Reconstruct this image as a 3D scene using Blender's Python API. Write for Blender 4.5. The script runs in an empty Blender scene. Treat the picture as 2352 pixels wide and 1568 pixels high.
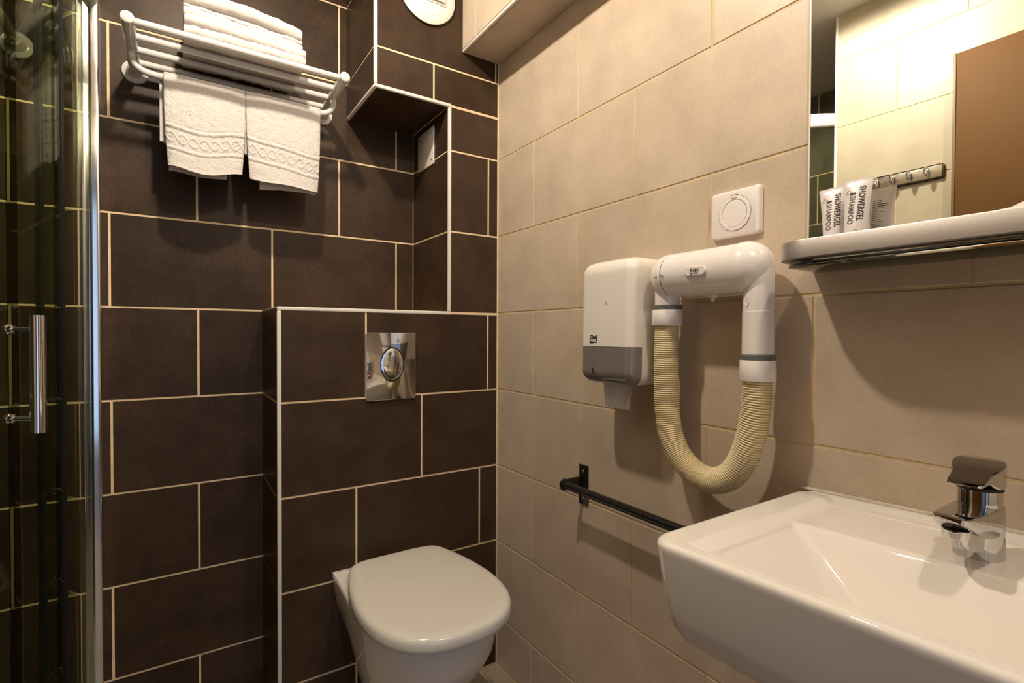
import bpy, bmesh, math, random
from mathutils import Vector, Matrix, noise
random.seed(7)
PI = math.pi
sc = bpy.context.scene
COL = sc.collection

# ------------------------------------------------------------------ camera, world, lights, exposure
CAM = Vector((-0.8846, -1.4323, 1.0928))
YAW, PITCH, ROLL, FPX = 0.58147, -0.01508, 0.00425, 1170.66
cy, sy, cp, sp, cr, sr = math.cos(YAW), math.sin(YAW), math.cos(PITCH), math.sin(PITCH), math.cos(ROLL), math.sin(ROLL)
fw = Vector((sy*cp, cy*cp, sp)); rt0 = Vector((cy, -sy, 0)); up0 = rt0.cross(fw)
rt = cr*rt0 + sr*up0; up = -sr*rt0 + cr*up0
cam = bpy.data.cameras.new('camera'); cam.sensor_width = 36; cam.lens = FPX/2352*36
cam.clip_start = 0.02
co = bpy.data.objects.new('camera', cam); COL.objects.link(co)
M = Matrix((rt, up, -fw)).transposed().to_4x4(); M.translation = CAM
co.matrix_world = M
sc.camera = co

sc.view_settings.view_transform = 'Standard'; sc.view_settings.look = 'None'
sc.view_settings.gamma = 1.0; sc.view_settings.use_curve_mapping = False
sc.view_settings.exposure = 0.0
sc.cycles.max_bounces = 14; sc.cycles.glossy_bounces = 8; sc.cycles.diffuse_bounces = 6
sc.cycles.transparent_max_bounces = 16; sc.cycles.transmission_bounces = 8
sc.cycles.sample_clamp_indirect = 8.0; sc.cycles.blur_glossy = 0.0

world = bpy.data.worlds.new('world'); sc.world = world; world.use_nodes = True
world.node_tree.nodes['Background'].inputs[0].default_value = (0.55, 0.7, 1.0, 1)
world.node_tree.nodes['Background'].inputs[1].default_value = 0.6

CEIL = 2.32
def spot(name, loc, power, color, size=140, blend=0.6, radius=0.03, direction=(0, 0, -1)):
    l = bpy.data.lights.new(name, 'SPOT'); l.energy = power; l.color = color
    l.spot_size = math.radians(size); l.spot_blend = blend; l.shadow_soft_size = radius
    o = bpy.data.objects.new(name, l); COL.objects.link(o); o.location = loc
    o.rotation_euler = Vector(direction).to_track_quat('-Z', 'Y').to_euler()
    return o
LAMPS = [((-0.78, -0.60), 52.0), ((-0.42, -1.50), 23.0)]
for (lx, ly), pw in LAMPS:
    spot('ceiling_spot_light', (lx, ly, CEIL-0.03), pw, (1.0, 0.86, 0.69), 178, 0.2, 0.028)

# ------------------------------------------------------------------ materials
def newmat(name):
    m = bpy.data.materials.new(name); m.use_nodes = True
    return m, m.node_tree.nodes, m.node_tree.links, m.node_tree.nodes['Principled BSDF']
def pmat(name, col, rough=0.5, metal=0.0, coat=0.0, spec=0.5, bump=0.0, bscale=200, vary=0.0, vscale=6, trans=0, emit=None, estr=0, sss=0, rvary=0.0):
    m, n, l, b = newmat(name)
    b.inputs['Base Color'].default_value = (*col, 1); b.inputs['Roughness'].default_value = rough
    b.inputs['Metallic'].default_value = metal; b.inputs['Coat Weight'].default_value = coat
    b.inputs['Coat Roughness'].default_value = 0.04
    b.inputs['Specular IOR Level'].default_value = spec
    if sss:
        b.inputs['Subsurface Weight'].default_value = sss; b.inputs['Subsurface Scale'].default_value = 0.004
    if emit: b.inputs['Emission Color'].default_value = (*emit, 1); b.inputs['Emission Strength'].default_value = estr
    tc = n.new('ShaderNodeTexCoord')
    if vary or rvary:
        t = n.new('ShaderNodeTexNoise'); t.inputs['Scale'].default_value = vscale; t.inputs['Detail'].default_value = 5
        l.new(tc.outputs['Object'], t.inputs['Vector'])
        if vary:
            r = n.new('ShaderNodeValToRGB')
            r.color_ramp.elements[0].position = 0.3; r.color_ramp.elements[1].position = 0.7
            r.color_ramp.elements[0].color = (*[c*(1-vary) for c in col], 1)
            r.color_ramp.elements[1].color = (*[min(1, c*(1+vary)) for c in col], 1)
            l.new(t.outputs['Fac'], r.inputs['Fac']); l.new(r.outputs['Color'], b.inputs['Base Color'])
        if rvary:
            mr = n.new('ShaderNodeMapRange'); mr.inputs['To Min'].default_value = max(0, rough-rvary); mr.inputs['To Max'].default_value = rough+rvary
            l.new(t.outputs['Fac'], mr.inputs['Value']); l.new(mr.outputs['Result'], b.inputs['Roughness'])
    if bump:
        t2 = n.new('ShaderNodeTexNoise'); t2.inputs['Scale'].default_value = bscale; t2.inputs['Detail'].default_value = 3
        bp = n.new('ShaderNodeBump'); bp.inputs['Strength'].default_value = bump; bp.inputs['Distance'].default_value = 0.001
        l.new(tc.outputs['Object'], t2.inputs['Vector']); l.new(t2.outputs['Fac'], bp.inputs['Height']); l.new(bp.outputs['Normal'], b.inputs['Normal'])
    return m
def tilemat(name, c1, c2, rough, spec, island, fine=0.12):
    m, n, l, b = newmat(name)
    tc = n.new('ShaderNodeTexCoord'); geo = n.new('ShaderNodeNewGeometry')
    t = n.new('ShaderNodeTexNoise'); t.inputs['Scale'].default_value = 9; t.inputs['Detail'].default_value = 6; t.inputs['Roughness'].default_value = 0.6
    l.new(tc.outputs['Object'], t.inputs['Vector'])
    r = n.new('ShaderNodeValToRGB'); r.color_ramp.elements[0].position = 0.32; r.color_ramp.elements[1].position = 0.68
    r.color_ramp.elements[0].color = (*c1, 1); r.color_ramp.elements[1].color = (*c2, 1)
    l.new(t.outputs['Fac'], r.inputs['Fac'])
    # fine speckle
    t2 = n.new('ShaderNodeTexNoise'); t2.inputs['Scale'].default_value = 160; t2.inputs['Detail'].default_value = 4; t2.inputs['Roughness'].default_value = 0.7
    l.new(tc.outputs['Object'], t2.inputs['Vector'])
    mr = n.new('ShaderNodeMapRange'); mr.inputs['From Min'].default_value = 0.25; mr.inputs['From Max'].default_value = 0.75
    mr.inputs['To Min'].default_value = 1-fine; mr.inputs['To Max'].default_value = 1+fine
    l.new(t2.outputs['Fac'], mr.inputs['Value'])
    mi = n.new('ShaderNodeMapRange'); mi.inputs['To Min'].default_value = 1-island; mi.inputs['To Max'].default_value = 1+island
    l.new(geo.outputs['Random Per Island'], mi.inputs['Value'])
    mm = n.new('ShaderNodeMath'); mm.operation = 'MULTIPLY'; l.new(mr.outputs['Result'], mm.inputs[0]); l.new(mi.outputs['Result'], mm.inputs[1])
    mx = n.new('ShaderNodeVectorMath'); mx.operation = 'SCALE'; l.new(r.outputs['Color'], mx.inputs[0]); l.new(mm.outputs[0], mx.inputs['Scale'])
    l.new(mx.outputs['Vector'], b.inputs['Base Color'])
    b.inputs['Specular IOR Level'].default_value = spec
    rr = n.new('ShaderNodeMapRange'); rr.inputs['To Min'].default_value = rough-0.06; rr.inputs['To Max'].default_value = rough+0.08
    l.new(t.outputs['Fac'], rr.inputs['Value']); l.new(rr.outputs['Result'], b.inputs['Roughness'])
    bp = n.new('ShaderNodeBump'); bp.inputs['Strength'].default_value = 0.08; bp.inputs['Distance'].default_value = 0.001
    l.new(t2.outputs['Fac'], bp.inputs['Height']); l.new(bp.outputs['Normal'], b.inputs['Normal'])
    return m

DARK = tilemat('dark_brown_tile', (0.034, 0.0200, 0.0115), (0.058, 0.0350, 0.0210), 0.40, 0.18, 0.12, 0.32)
BEIGE = tilemat('beige_tile', (0.475, 0.388, 0.298), (0.575, 0.470, 0.365), 0.42, 0.35, 0.03, 0.09)
CREAM = tilemat('cream_tile', (0.40, 0.365, 0.275), (0.46, 0.42, 0.32), 0.38, 0.5, 0.02, 0.04)
FLOORT = tilemat('floor_tile', (0.27, 0.215, 0.15), (0.33, 0.265, 0.19), 0.4, 0.4, 0.03, 0.06)
GROUT_D = pmat('sand_grout', (0.78, 0.60, 0.37), 0.85, vary=0.1, vscale=30, bump=0.3)
GROUT_B = pmat('ochre_grout', (0.58, 0.45, 0.26), 0.85, vary=0.12, vscale=30, bump=0.3)
PVC = pmat('white_pvc_trim', (0.72, 0.68, 0.63), 0.28, vary=0.04, vscale=20)
CERAMIC = pmat('white_ceramic', (0.80, 0.755, 0.70), 0.04, coat=0.3, vary=0.015, vscale=5)
LIDM = pmat('toilet_plastic', (0.70, 0.675, 0.61), 0.12, coat=0.3, vary=0.02, vscale=5)
CHROME_T = pmat('tap_chrome', (0.60, 0.60, 0.61), 0.03, 1.0, rvary=0.01, vscale=40)
CHROME = pmat('chrome', (0.82, 0.82, 0.83), 0.035, 1.0, rvary=0.015, vscale=40)
ALU = pmat('polished_aluminium', (0.88, 0.88, 0.88), 0.13, 1.0, rvary=0.03, vscale=40)
SATIN = pmat('satin_metal', (0.46, 0.43, 0.41), 0.45, 0.85, bump=0.05, bscale=1500, vary=0.16, vscale=900)
STEEL = pmat('brushed_steel', (0.45, 0.43, 0.38), 0.28, 1.0, rvary=0.08, vscale=60)
WHITEP = pmat('white_plastic', (0.80, 0.755, 0.73), 0.16, coat=0.3, vary=0.01, vscale=8)
WHITEP2 = pmat('warm_white_plastic', (0.79, 0.75, 0.68), 0.14, coat=0.3, vary=0.01, vscale=8)
WHITER = pmat('white_enamel_tube', (0.66, 0.645, 0.62), 0.18, coat=0.3, vary=0.01)
GREYP = pmat('smoked_grey_plastic', (0.19, 0.165, 0.16), 0.13, coat=0.5, vary=0.06, vscale=14)
GREYT = tilemat('grey_green_tile', (0.10, 0.095, 0.070), (0.135, 0.13, 0.10), 0.40, 0.3, 0.08, 0.12)
BAND = pmat('grey_band', (0.13, 0.13, 0.12), 0.3, vary=0.05)
BLACK = pmat('black_metal', (0.012, 0.011, 0.010), 0.22, vary=0.1)
BLACKR = pmat('black_rubber', (0.006, 0.006, 0.005), 0.6, vary=0.1)
INK = pmat('dark_ink', (0.03, 0.026, 0.024), 0.5, vary=0.1)
INKG = pmat('brown_ink', (0.16, 0.13, 0.11), 0.5, vary=0.1)
INKL = pmat('pale_ink', (0.38, 0.34, 0.31), 0.5, vary=0.1)
HOSEM = pmat('yellowed_hose', (0.68, 0.58, 0.36), 0.32, vary=0.06, vscale=12)
BROWN = pmat('brown_door_laminate', (0.108, 0.053, 0.014), 0.6, spec=0.15, vary=0.06, vscale=2)
BROWND = pmat('brown_door_edge', (0.12, 0.08, 0.04), 0.5, vary=0.05)
PLASTER = pmat('white_plaster', (0.74, 0.71, 0.66), 0.8, vary=0.02, bump=0.1, bscale=60)
SILIC = pmat('silicone', (0.62, 0.56, 0.47), 0.35, vary=0.1, vscale=40)
TERRY = pmat('white_terry', (0.64, 0.605, 0.575), 0.95, spec=0.1, bump=1.0, bscale=700, vary=0.05, vscale=160)
TUBEM = pmat('white_cosmetic_tube', (0.68, 0.65, 0.65), 0.28, coat=0.2, vary=0.01, sss=0.15)
PAPER = pmat('tissue_paper', (0.76, 0.70, 0.67), 0.9, spec=0.1, bump=0.3, bscale=300, vary=0.03)
LAMP = pmat('lamp_lens', (1, 0.95, 0.85), 0.4, emit=(1.0, 0.86, 0.69), estr=26)
SKYP = pmat('daylight_pane', (0.5, 0.6, 0.8), 0.4, emit=(0.50, 0.68, 1.0), estr=0.95)
WOODF = pmat('bedroom_floor', (0.20, 0.13, 0.08), 0.5, vary=0.15, vscale=4)
def mirror_mat():
    m, n, l, b = newmat('mirror_silver')
    b.inputs['Base Color'].default_value = (0.90, 0.90, 0.86, 1); b.inputs['Metallic'].default_value = 1; b.inputs['Roughness'].default_value = 0.0
    return m
MIRROR = mirror_mat()
def glass_mat(name, tint, ior=1.5):
    m = bpy.data.materials.new(name); m.use_nodes = True; n = m.node_tree.nodes; l = m.node_tree.links; n.clear()
    out = n.new('ShaderNodeOutputMaterial'); mix = n.new('ShaderNodeMixShader'); tr = n.new('ShaderNodeBsdfTransparent'); gl = n.new('ShaderNodeBsdfGlossy')
    tr.inputs[0].default_value = (*tint, 1); gl.inputs['Roughness'].default_value = 0.0; gl.inputs[0].default_value = (0.85, 0.88, 0.80, 1)
    geo = n.new('ShaderNodeNewGeometry'); mr = n.new('ShaderNodeMapRange'); mr.inputs['To Min'].default_value = ior; mr.inputs['To Max'].default_value = 1/ior
    fr = n.new('ShaderNodeFresnel'); l.new(geo.outputs['Backfacing'], mr.inputs['Value']); l.new(mr.outputs['Result'], fr.inputs['IOR'])
    l.new(fr.outputs[0], mix.inputs[0]); l.new(tr.outputs[0], mix.inputs[1]); l.new(gl.outputs[0], mix.inputs[2]); l.new(mix.outputs[0], out.inputs[0])
    return m
GLASS = glass_mat('green_shower_glass', (0.90, 0.93, 0.82), 1.22)
GLASS2 = glass_mat('shelf_glass', (0.30, 0.33, 0.36))
SEALC = glass_mat('clear_seal', (0.55, 0.56, 0.45))

# ------------------------------------------------------------------ helpers
ROOT = {}
def link(o): COL.objects.link(o); return o
def smooth(o, ang=40):
    me = o.data
    for p in me.polygons: p.use_smooth = True
    try: me.set_sharp_from_angle(angle=math.radians(ang))
    except Exception: pass
def obj(name, bm, m, parent=None, origin=None, ang=40, flat=False):
    """links ONE mesh object; vertices of bm are in world space"""
    if parent is not None:
        base = ROOT[parent.name]; loc = Vector((0, 0, 0)); off = base
    else:
        off = Vector(origin) if origin is not None else Vector((0, 0, 0)); loc = off
    for v in bm.verts: v.co -= off
    me = bpy.data.meshes.new(name)
    bmesh.ops.recalc_face_normals(bm, faces=bm.faces)
    bm.to_mesh(me); bm.free()
    for mm in (m if isinstance(m, (list, tuple)) else [m]): me.materials.append(mm)
    o = bpy.data.objects.new(name, me); link(o)
    o.location = loc
    if parent is not None: o.parent = parent
    ROOT[o.name] = off
    if not flat: smooth(o, ang)
    return o
def tag(o, label=None, cat=None, group=None, kind=None):
    if label: o['label'] = label
    if cat: o['category'] = cat
    if group: o['group'] = group
    if kind: o['kind'] = kind
    return o
def thing(name, loc, label, cat, group=None):
    o = bpy.data.objects.new(name, None); link(o); o.location = loc; o.empty_display_size = 0.05
    ROOT[o.name] = Vector(loc); return tag(o, label, cat, group)
def struct(name, bm, m, parent=None, **k):
    o = obj(name, bm, m, parent, **k)
    if parent is None: o['kind'] = 'structure'
    return o
def NB(): return bmesh.new()
def box(bm, x0, x1, y0, y1, z0, z1, bev=0.0, seg=2, mi=0):
    n0 = len(bm.verts)
    r = bmesh.ops.create_cube(bm, size=1.0); vs = r['verts']
    for v in vs: v.co = Vector(((x0+x1)/2+v.co.x*(x1-x0), (y0+y1)/2+v.co.y*(y1-y0), (z0+z1)/2+v.co.z*(z1-z0)))
    fs = {f for v in vs for f in v.link_faces}
    for f in fs: f.material_index = mi
    if bev > 0:
        es = list({e for v in vs for e in v.link_edges})
        bmesh.ops.bevel(bm, geom=es, offset=bev, segments=seg, affect='EDGES', profile=0.5)
def frames(pts):
    T = []
    for i in range(len(pts)):
        a = pts[max(0, i-1)]; b = pts[min(len(pts)-1, i+1)]; T.append((b-a).normalized())
    ref = Vector((0, 0, 1)) if abs(T[0].z) < 0.9 else Vector((1, 0, 0))
    N = [(ref - T[0]*ref.dot(T[0])).normalized()]
    for i in range(1, len(pts)):
        n = N[-1] - T[i]*N[-1].dot(T[i]); N.append(n.normalized())
    return T, N
def tube(bm, pts, r, n=16, cap=True, dome=0.0):
    pts = [Vector(p) for p in pts]; R = r if isinstance(r, (list, tuple)) else [r]*len(pts)
    R = list(R)
    if dome:
        def cap_pts(p, d, rad):
            return [(p+d*dome*rad*math.sin(a), rad*math.cos(a)) for a in (PI*0.15, PI*0.28, PI*0.4, PI*0.47)]
        d0 = (pts[0]-pts[1]).normalized(); d1 = (pts[-1]-pts[-2]).normalized()
        a = cap_pts(pts[0], d0, R[0]); b = cap_pts(pts[-1], d1, R[-1])
        pts = [p for p, _ in reversed(a)]+pts+[p for p, _ in b]; R = [q for _, q in reversed(a)]+R+[q for _, q in b]
    T, N = frames(pts); rings = []
    for p, t, nn, rad in zip(pts, T, N, R):
        b = t.cross(nn)
        rings.append([bm.verts.new(p+(nn*math.cos(2*PI*i/n)+b*math.sin(2*PI*i/n))*rad) for i in range(n)])
    for a, b in zip(rings, rings[1:]):
        for i in range(n): bm.faces.new((a[i], a[(i+1) % n], b[(i+1) % n], b[i]))
    if cap:
        bm.faces.new(rings[0][::-1]); bm.faces.new(rings[-1])
def catmull(P, k=8):
    P = [Vector(p) for p in P]; out = []
    Q = [P[0]*2-P[1]]+P+[P[-1]*2-P[-2]]
    for i in range(1, len(Q)-2):
        for j in range(k):
            t = j/k
            out.append(0.5*((2*Q[i])+(Q[i+1]-Q[i-1])*t+(2*Q[i-1]-5*Q[i]+4*Q[i+1]-Q[i+2])*t*t+(3*Q[i]-Q[i-1]-3*Q[i+1]+Q[i+2])*t**3))
    out.append(P[-1]); return out
def lathe(bm, prof, origin, axis, n=32):
    """prof: list of (radius, height along axis)"""
    axis = Vector(axis).normalized(); ref = Vector((0, 0, 1)) if abs(axis.z) < 0.9 else Vector((1, 0, 0))
    u = (ref-axis*ref.dot(axis)).normalized(); w = axis.cross(u); o = Vector(origin); rings = []
    for r, h in prof:
        rings.append([bm.verts.new(o+axis*h+(u*math.cos(2*PI*i/n)+w*math.sin(2*PI*i/n))*max(r, 1e-5)) for i in range(n)])
    for a, b in zip(rings, rings[1:]):
        for i in range(n): bm.faces.new((a[i], a[(i+1) % n], b[(i+1) % n], b[i]))
    bm.faces.new(rings[0][::-1]); bm.faces.new(rings[-1])
def loft(bm, rings, cap0=True, cap1=True, mi=0):
    R = [[bm.verts.new(p) for p in ring] for ring in rings]; n = len(R[0])
    for a, b in zip(R, R[1:]):
        for i in range(n):
            f = bm.faces.new((a[i], a[(i+1) % n], b[(i+1) % n], b[i])); f.material_index = mi
    if cap0: bm.faces.new(R[0][::-1]).material_index = mi
    if cap1: bm.faces.new(R[-1]).material_index = mi
    return R
def rrect(hx, hy, r, k=6):
    """rounded rectangle loop, CCW, local 2D"""
    r = min(r, hx, hy); P = []
    for cx, cyy, a0 in ((hx-r, hy-r, 0), (-(hx-r), hy-r, PI/2), (-(hx-r), -(hy-r), PI), (hx-r, -(hy-r), 1.5*PI)):
        for j in range(k+1):
            a = a0+PI/2*j/k; P.append((cx+r*math.cos(a), cyy+r*math.sin(a)))
    return P
def text_mesh(name, body, size, mat4, m, parent, bold=0.0, ext=0.0002, align='LEFT', xs=1.0, space=1.0):
    cu = bpy.data.curves.new(name, 'FONT'); cu.body = body; cu.size = size; cu.extrude = ext; cu.offset = bold
    cu.align_x = align; cu.space_character = space
    to = bpy.data.objects.new(name+'_tmp', cu); link(to)
    bpy.context.view_layer.update()
    dg = bpy.context.evaluated_depsgraph_get(); me = bpy.data.meshes.new_from_object(to.evaluated_get(dg))
    bm = bmesh.new(); bm.from_mesh(me); COL.objects.unlink(to); bpy.data.objects.remove(to); bpy.data.meshes.remove(me)
    for v in bm.verts: v.co = mat4 @ Vector((v.co.x*xs, v.co.y, v.co.z))
    return obj(name, bm, m, parent, flat=True)
def basis(o, x, y):
    x = Vector(x).normalized(); y = Vector(y).normalized(); z = x.cross(y)
    m = Matrix((x, y, z)).transposed().to_4x4(); m.translation = Vector(o); return m

# ------------------------------------------------------------------ tiled surfaces
GAP = 0.0056; REC = 0.0015
def tile_face(bm, o, u, v, n, u0, u1, rows, gap=GAP):
    """rows: list of (v0, v1, joints); tiles clipped to u0..u1. surface plane through o, normal n"""
    o = Vector(o); u = Vector(u); v = Vector(v); n = Vector(n); g = gap/2
    for v0, v1, js, e0, e1 in rows:
        cuts = [u0]+[j for j in sorted(js) if u0+0.004 < j < u1-0.004]+[u1]
        for a, b in zip(cuts, cuts[1:]):
            a2 = a+(g if a != u0 else 0.0012); b2 = b-(g if b != u1 else 0.0012)
            c2 = v0+(g if e0 else 0.0012); d2 = v1-(g if e1 else 0.0012)
            if b2-a2 < 0.002 or d2-c2 < 0.002: continue
            k = 0.0010; rings = []
            for ins, dep in ((0, -0.004), (0, -k), (k*0.35, -k*0.3), (k, 0)):
                rings.append([bm.verts.new(o+u*x+v*y+n*dep) for x, y in ((a2+ins, c2+ins), (b2-ins, c2+ins), (b2-ins, d2-ins), (a2+ins, d2-ins))])
            for p, q in zip(rings, rings[1:]):
                for i in range(4): bm.faces.new((p[i], p[(i+1) % 4], q[(i+1) % 4], q[i]))
            bm.faces.new(rings[-1])
Z0 = 1.16; H = 0.25
def rows_between(za, zb, base, joints):
    """joints: function(k) -> joints of row k (row k spans base+k*H .. base+(k+1)*H)"""
    out = []; k = math.floor((za-base)/H+1e-6)
    while base+k*H < zb-1e-6:
        v0 = max(za, base+k*H); v1 = min(zb, base+(k+1)*H)
        if v1-v0 > 0.004: out.append((v0, v1, joints(k), v0 > za+1e-6, v1 < zb-1e-6))
        k += 1
    return out
def slab(bm, x0, x1, y0, y1, z0, z1): box(bm, x0, x1, y0, y1, z0, z1, mi=1)
def mark(bm, n0):
    bm.faces.ensure_lookup_table()
D = 0.2837
# back wall (behind the boxing), dark tiles
def jM(k):
    if k in (0, 2): return [-1.427, -1.033, -0.639, -0.243]
    if k in (1, 3): return [-1.620, -1.226, -0.835, -0.4375]
    return [[-1.427, -1.031, -0.635, -0.24], [-1.620, -1.226, -0.8335, -0.436]][k % 2]
SHX = -1.869      # shower's far wall
bm = NB(); tile_face(bm, (0, D, 0), (1, 0, 0), (0, 0, 1), (0, -1, 0), SHX, -0.18, rows_between(0, CEIL, Z0, jM))
for f in bm.faces: f.material_index = 0
slab(bm, SHX-0.1, 0.1, D+REC, D+0.12, -0.05, CEIL)
struct('wall_back', bm, [DARK, GROUT_D], ang=20)
# boxing in front of it (cistern box, pipe column, upper box)
def jF(k):
    return {0: [], 1: [-0.037], 2: [-0.2302], 3: [-0.0105], 4: [-0.2302], -1: [-0.4375, -0.0370], -2: [-0.668, -0.2682], -3: [-0.4645, -0.0670], -4: [-0.2682], -5: [-0.4645, -0.067]}.get(k, [])
bm = NB()
tile_face(bm, (0, 0, 0), (1, 0, 0), (0, 0, 1), (0, -1, 0), -0.660, 0, rows_between(0, Z0-0.006, Z0, jF))
tile_face(bm, (-0.6680, 0, 0), (0, -1, 0), (0, 0, 1), (-1, 0, 0), -D, -0.008, rows_between(0, Z0-0.004, Z0, lambda k: []))
slab(bm, -0.6680+REC, 0, REC, D, 0, Z0-0.002)
struct('wall_cistern_boxing', bm, [DARK, GROUT_D], ang=20)
bm = NB()
tile_face(bm, (0, 0, 0), (1, 0, 0), (0, 0, 1), (0, -1, 0), -0.172, 0, rows_between(Z0, 1.794, Z0, jF))
tile_face(bm, (-0.1800, 0, 0), (0, -1, 0), (0, 0, 1), (-1, 0, 0), -D, -0.008, rows_between(Z0, 1.794, Z0, lambda k: []))
slab(bm, -0.1800+REC, 0, REC, D, Z0-0.002, 1.796)
struct('wall_pipe_column', bm, [DARK, GROUT_D], ang=20)
bm = NB()
tile_face(bm, (0, 0, 0), (1, 0, 0), (0, 0, 1), (0, -1, 0), -0.4056, 0, rows_between(1.800, CEIL, Z0, jF))
tile_face(bm, (-0.4136, 0, 0), (0, -1, 0), (0, 0, 1), (-1, 0, 0), -D, -0.008, rows_between(1.798, CEIL, Z0, lambda k: []))
tile_face(bm, (0, 0, 1.7940), (1, 0, 0), (0, 1, 0), (0, 0, -1), -0.4056, -0.180, [(0.008, D, [], False, False)])
slab(bm, -0.4136+REC, 0, REC, D, 1.7940+REC, CEIL)
struct('wall_upper_boxing', bm, [DARK, GROUT_D], ang=20)
# grout line up the room corner
bm = NB(); box(bm, -0.004, 0, -0.003, 0.001, 0, 1.972, 0.001)
struct('trim_9', bm, GROUT_D)
# trims
def trim(i, a, b, w=0.0095):
    bm = NB(); a = Vector(a); b = Vector(b)
    lo = Vector((min(a.x, b.x), min(a.y, b.y), min(a.z, b.z))); hi = Vector((max(a.x, b.x), max(a.y, b.y), max(a.z, b.z)))
    box(bm, lo.x, hi.x, lo.y, hi.y, lo.z, hi.z, 0.003, 3)
    struct('trim_%d' % i, bm, PVC)
t = 0.0095; e = 0.0012
trim(1, (-0.668-e, -e, 0), (-0.668+t, t-e, Z0-t))
trim(2, (-0.668-e, -e, Z0-t), (-0.1715, t-e, Z0+e))
trim(3, (-0.668-e, t-e, Z0-0.003), (-0.668+t, D, Z0+e))
trim(4, (-0.180-e, -e, Z0+e), (-0.180+t, t-e, 1.794-e))
trim(5, (-0.4136-e, -e, 1.794-e), (-0.180+t, t-e, 1.794+t))
trim(6, (-0.4136-e, -e, 1.794+t), (-0.4136+t, t-e, CEIL))
trim(7, (-0.4136-e, t-e, 1.794-e), (-0.4136+t*0.8, D, 1.794+t*0.9))
# right wall beige
def jR(k):
    if k == 3: return [0.2525, 0.6525, 1.0525, 1.45]
    return [[0.4, 0.8, 1.2, 1.6], [0.2, 0.6, 1.0, 1.4]][k % 2]
bm = NB(); tile_face(bm, (0, 0, 0), (0, -1, 0), (0, 0, 1), (-1, 0, 0), 0.0, 1.66, rows_between(0, CEIL, Z0, jR), 0.0050)
slab(bm, REC, 0.12, -1.78, 0.0, -0.05, CEIL)
struct('wall_right', bm, [BEIGE, GROUT_B], ang=20)
# boxed soffit over the right wall
bm = NB()
tile_face(bm, (-0.1337, 0, 0), (0, -1, 0), (0, 0, 1), (-1, 0, 0), 0.0, 1.66, rows_between(1.982, CEIL, Z0-0.008, lambda k: [0.085, 0.485, 0.885, 1.285]), 0.004)
tile_face(bm, (0, 0, 1.9720), (0, -1, 0), (1, 0, 0), (0, 0, -1), 0.0, 1.66, [(-0.125, 0, [0.4, 0.8, 1.2, 1.6], False, False)], 0.004)
slab(bm, -0.1337+REC, 0, -1.66, 0, 1.9720+REC, CEIL)
struct('wall_soffit', bm, [BEIGE, GROUT_B], ang=20)
bm = NB(); box(bm, -0.1337-e, -0.1337+0.008, -1.66, 0, 1.972-e, 1.972+0.009, 0.003, 3)
struct('trim_8', bm, PVC)
# left wall (seen in the mirror), starts beyond the shower
LX = -1.26; LE = -0.456
bm = NB(); tile_face(bm, (LX, 0, 0), (0, 1, 0), (0, 0, 1), (1, 0, 0), -1.66, LE-0.008,
                     rows_between(0, CEIL, 1.64, lambda k: [[-1.055, -0.660], [-1.255, -0.855]][(k+1) % 2]), 0.004)
slab(bm, LX-0.10, LX-REC, -1.78, LE-0.002, -0.05, CEIL)
struct('wall_left', bm, [CREAM, GROUT_B], ang=20)
bm = NB(); box(bm, LX-0.004, LX+0.0012, LE-0.009, LE+0.001, 0, CEIL, 0.002, 2)
struct('trim_10', bm, PVC)
# shower walls behind the left wall
bm = NB(); tile_face(bm, (SHX, 0, 0), (0, 1, 0), (0, 0, 1), (1, 0, 0), -0.516, D, rows_between(0, CEIL, Z0, lambda k: [[-0.1], [-0.3, 0.1]][k % 2]))
slab(bm, SHX-0.1, SHX-REC, -0.62, D, -0.05, CEIL)
struct('wall_shower_side', bm, [GREYT, GROUT_D], ang=20)
bm = NB(); tile_face(bm, (0, -0.516, 0), (1, 0, 0), (0, 0, 1), (0, 1, 0), SHX, LX-0.10, rows_between(0, CEIL, Z0, lambda k: [[-1.5], [-1.7]][k % 2]))
slab(bm, SHX, LX-0.10, -0.62, -0.516-REC, -0.05, CEIL)
struct('wall_shower_front', bm, [GREYT, GROUT_D], ang=20)
# ceiling and floor
bm = NB(); box(bm, SHX-0.1, 0.12, -1.78, D+0.12, CEIL, CEIL+0.1)
struct('ceiling', bm, PLASTER)
bm = NB()
rws = []
y = 0.0
for k in range(6): rws.append((-1.66+0.0, 0, [], False, False)) if False else None
tile_face(bm, (0, 0, 0), (1, 0, 0), (0, 1, 0), (0, 0, 1), SHX, 0.0,
          [(-1.66, -1.2, [-0.07, -0.47, -0.87, -1.27], False, True), (-1.2, -0.8, [-0.07, -0.47, -0.87, -1.27], True, True),
           (-0.8, -0.4, [-0.07, -0.47, -0.87, -1.27], True, True), (-0.4, D, [-0.07, -0.47, -0.87, -1.27], True, False)], 0.004)
slab(bm, SHX-0.1, 0.12, -1.66, D+0.12, -0.1, -REC)
struct('floor', bm, [FLOORT, GROUT_B], ang=20)
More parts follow.
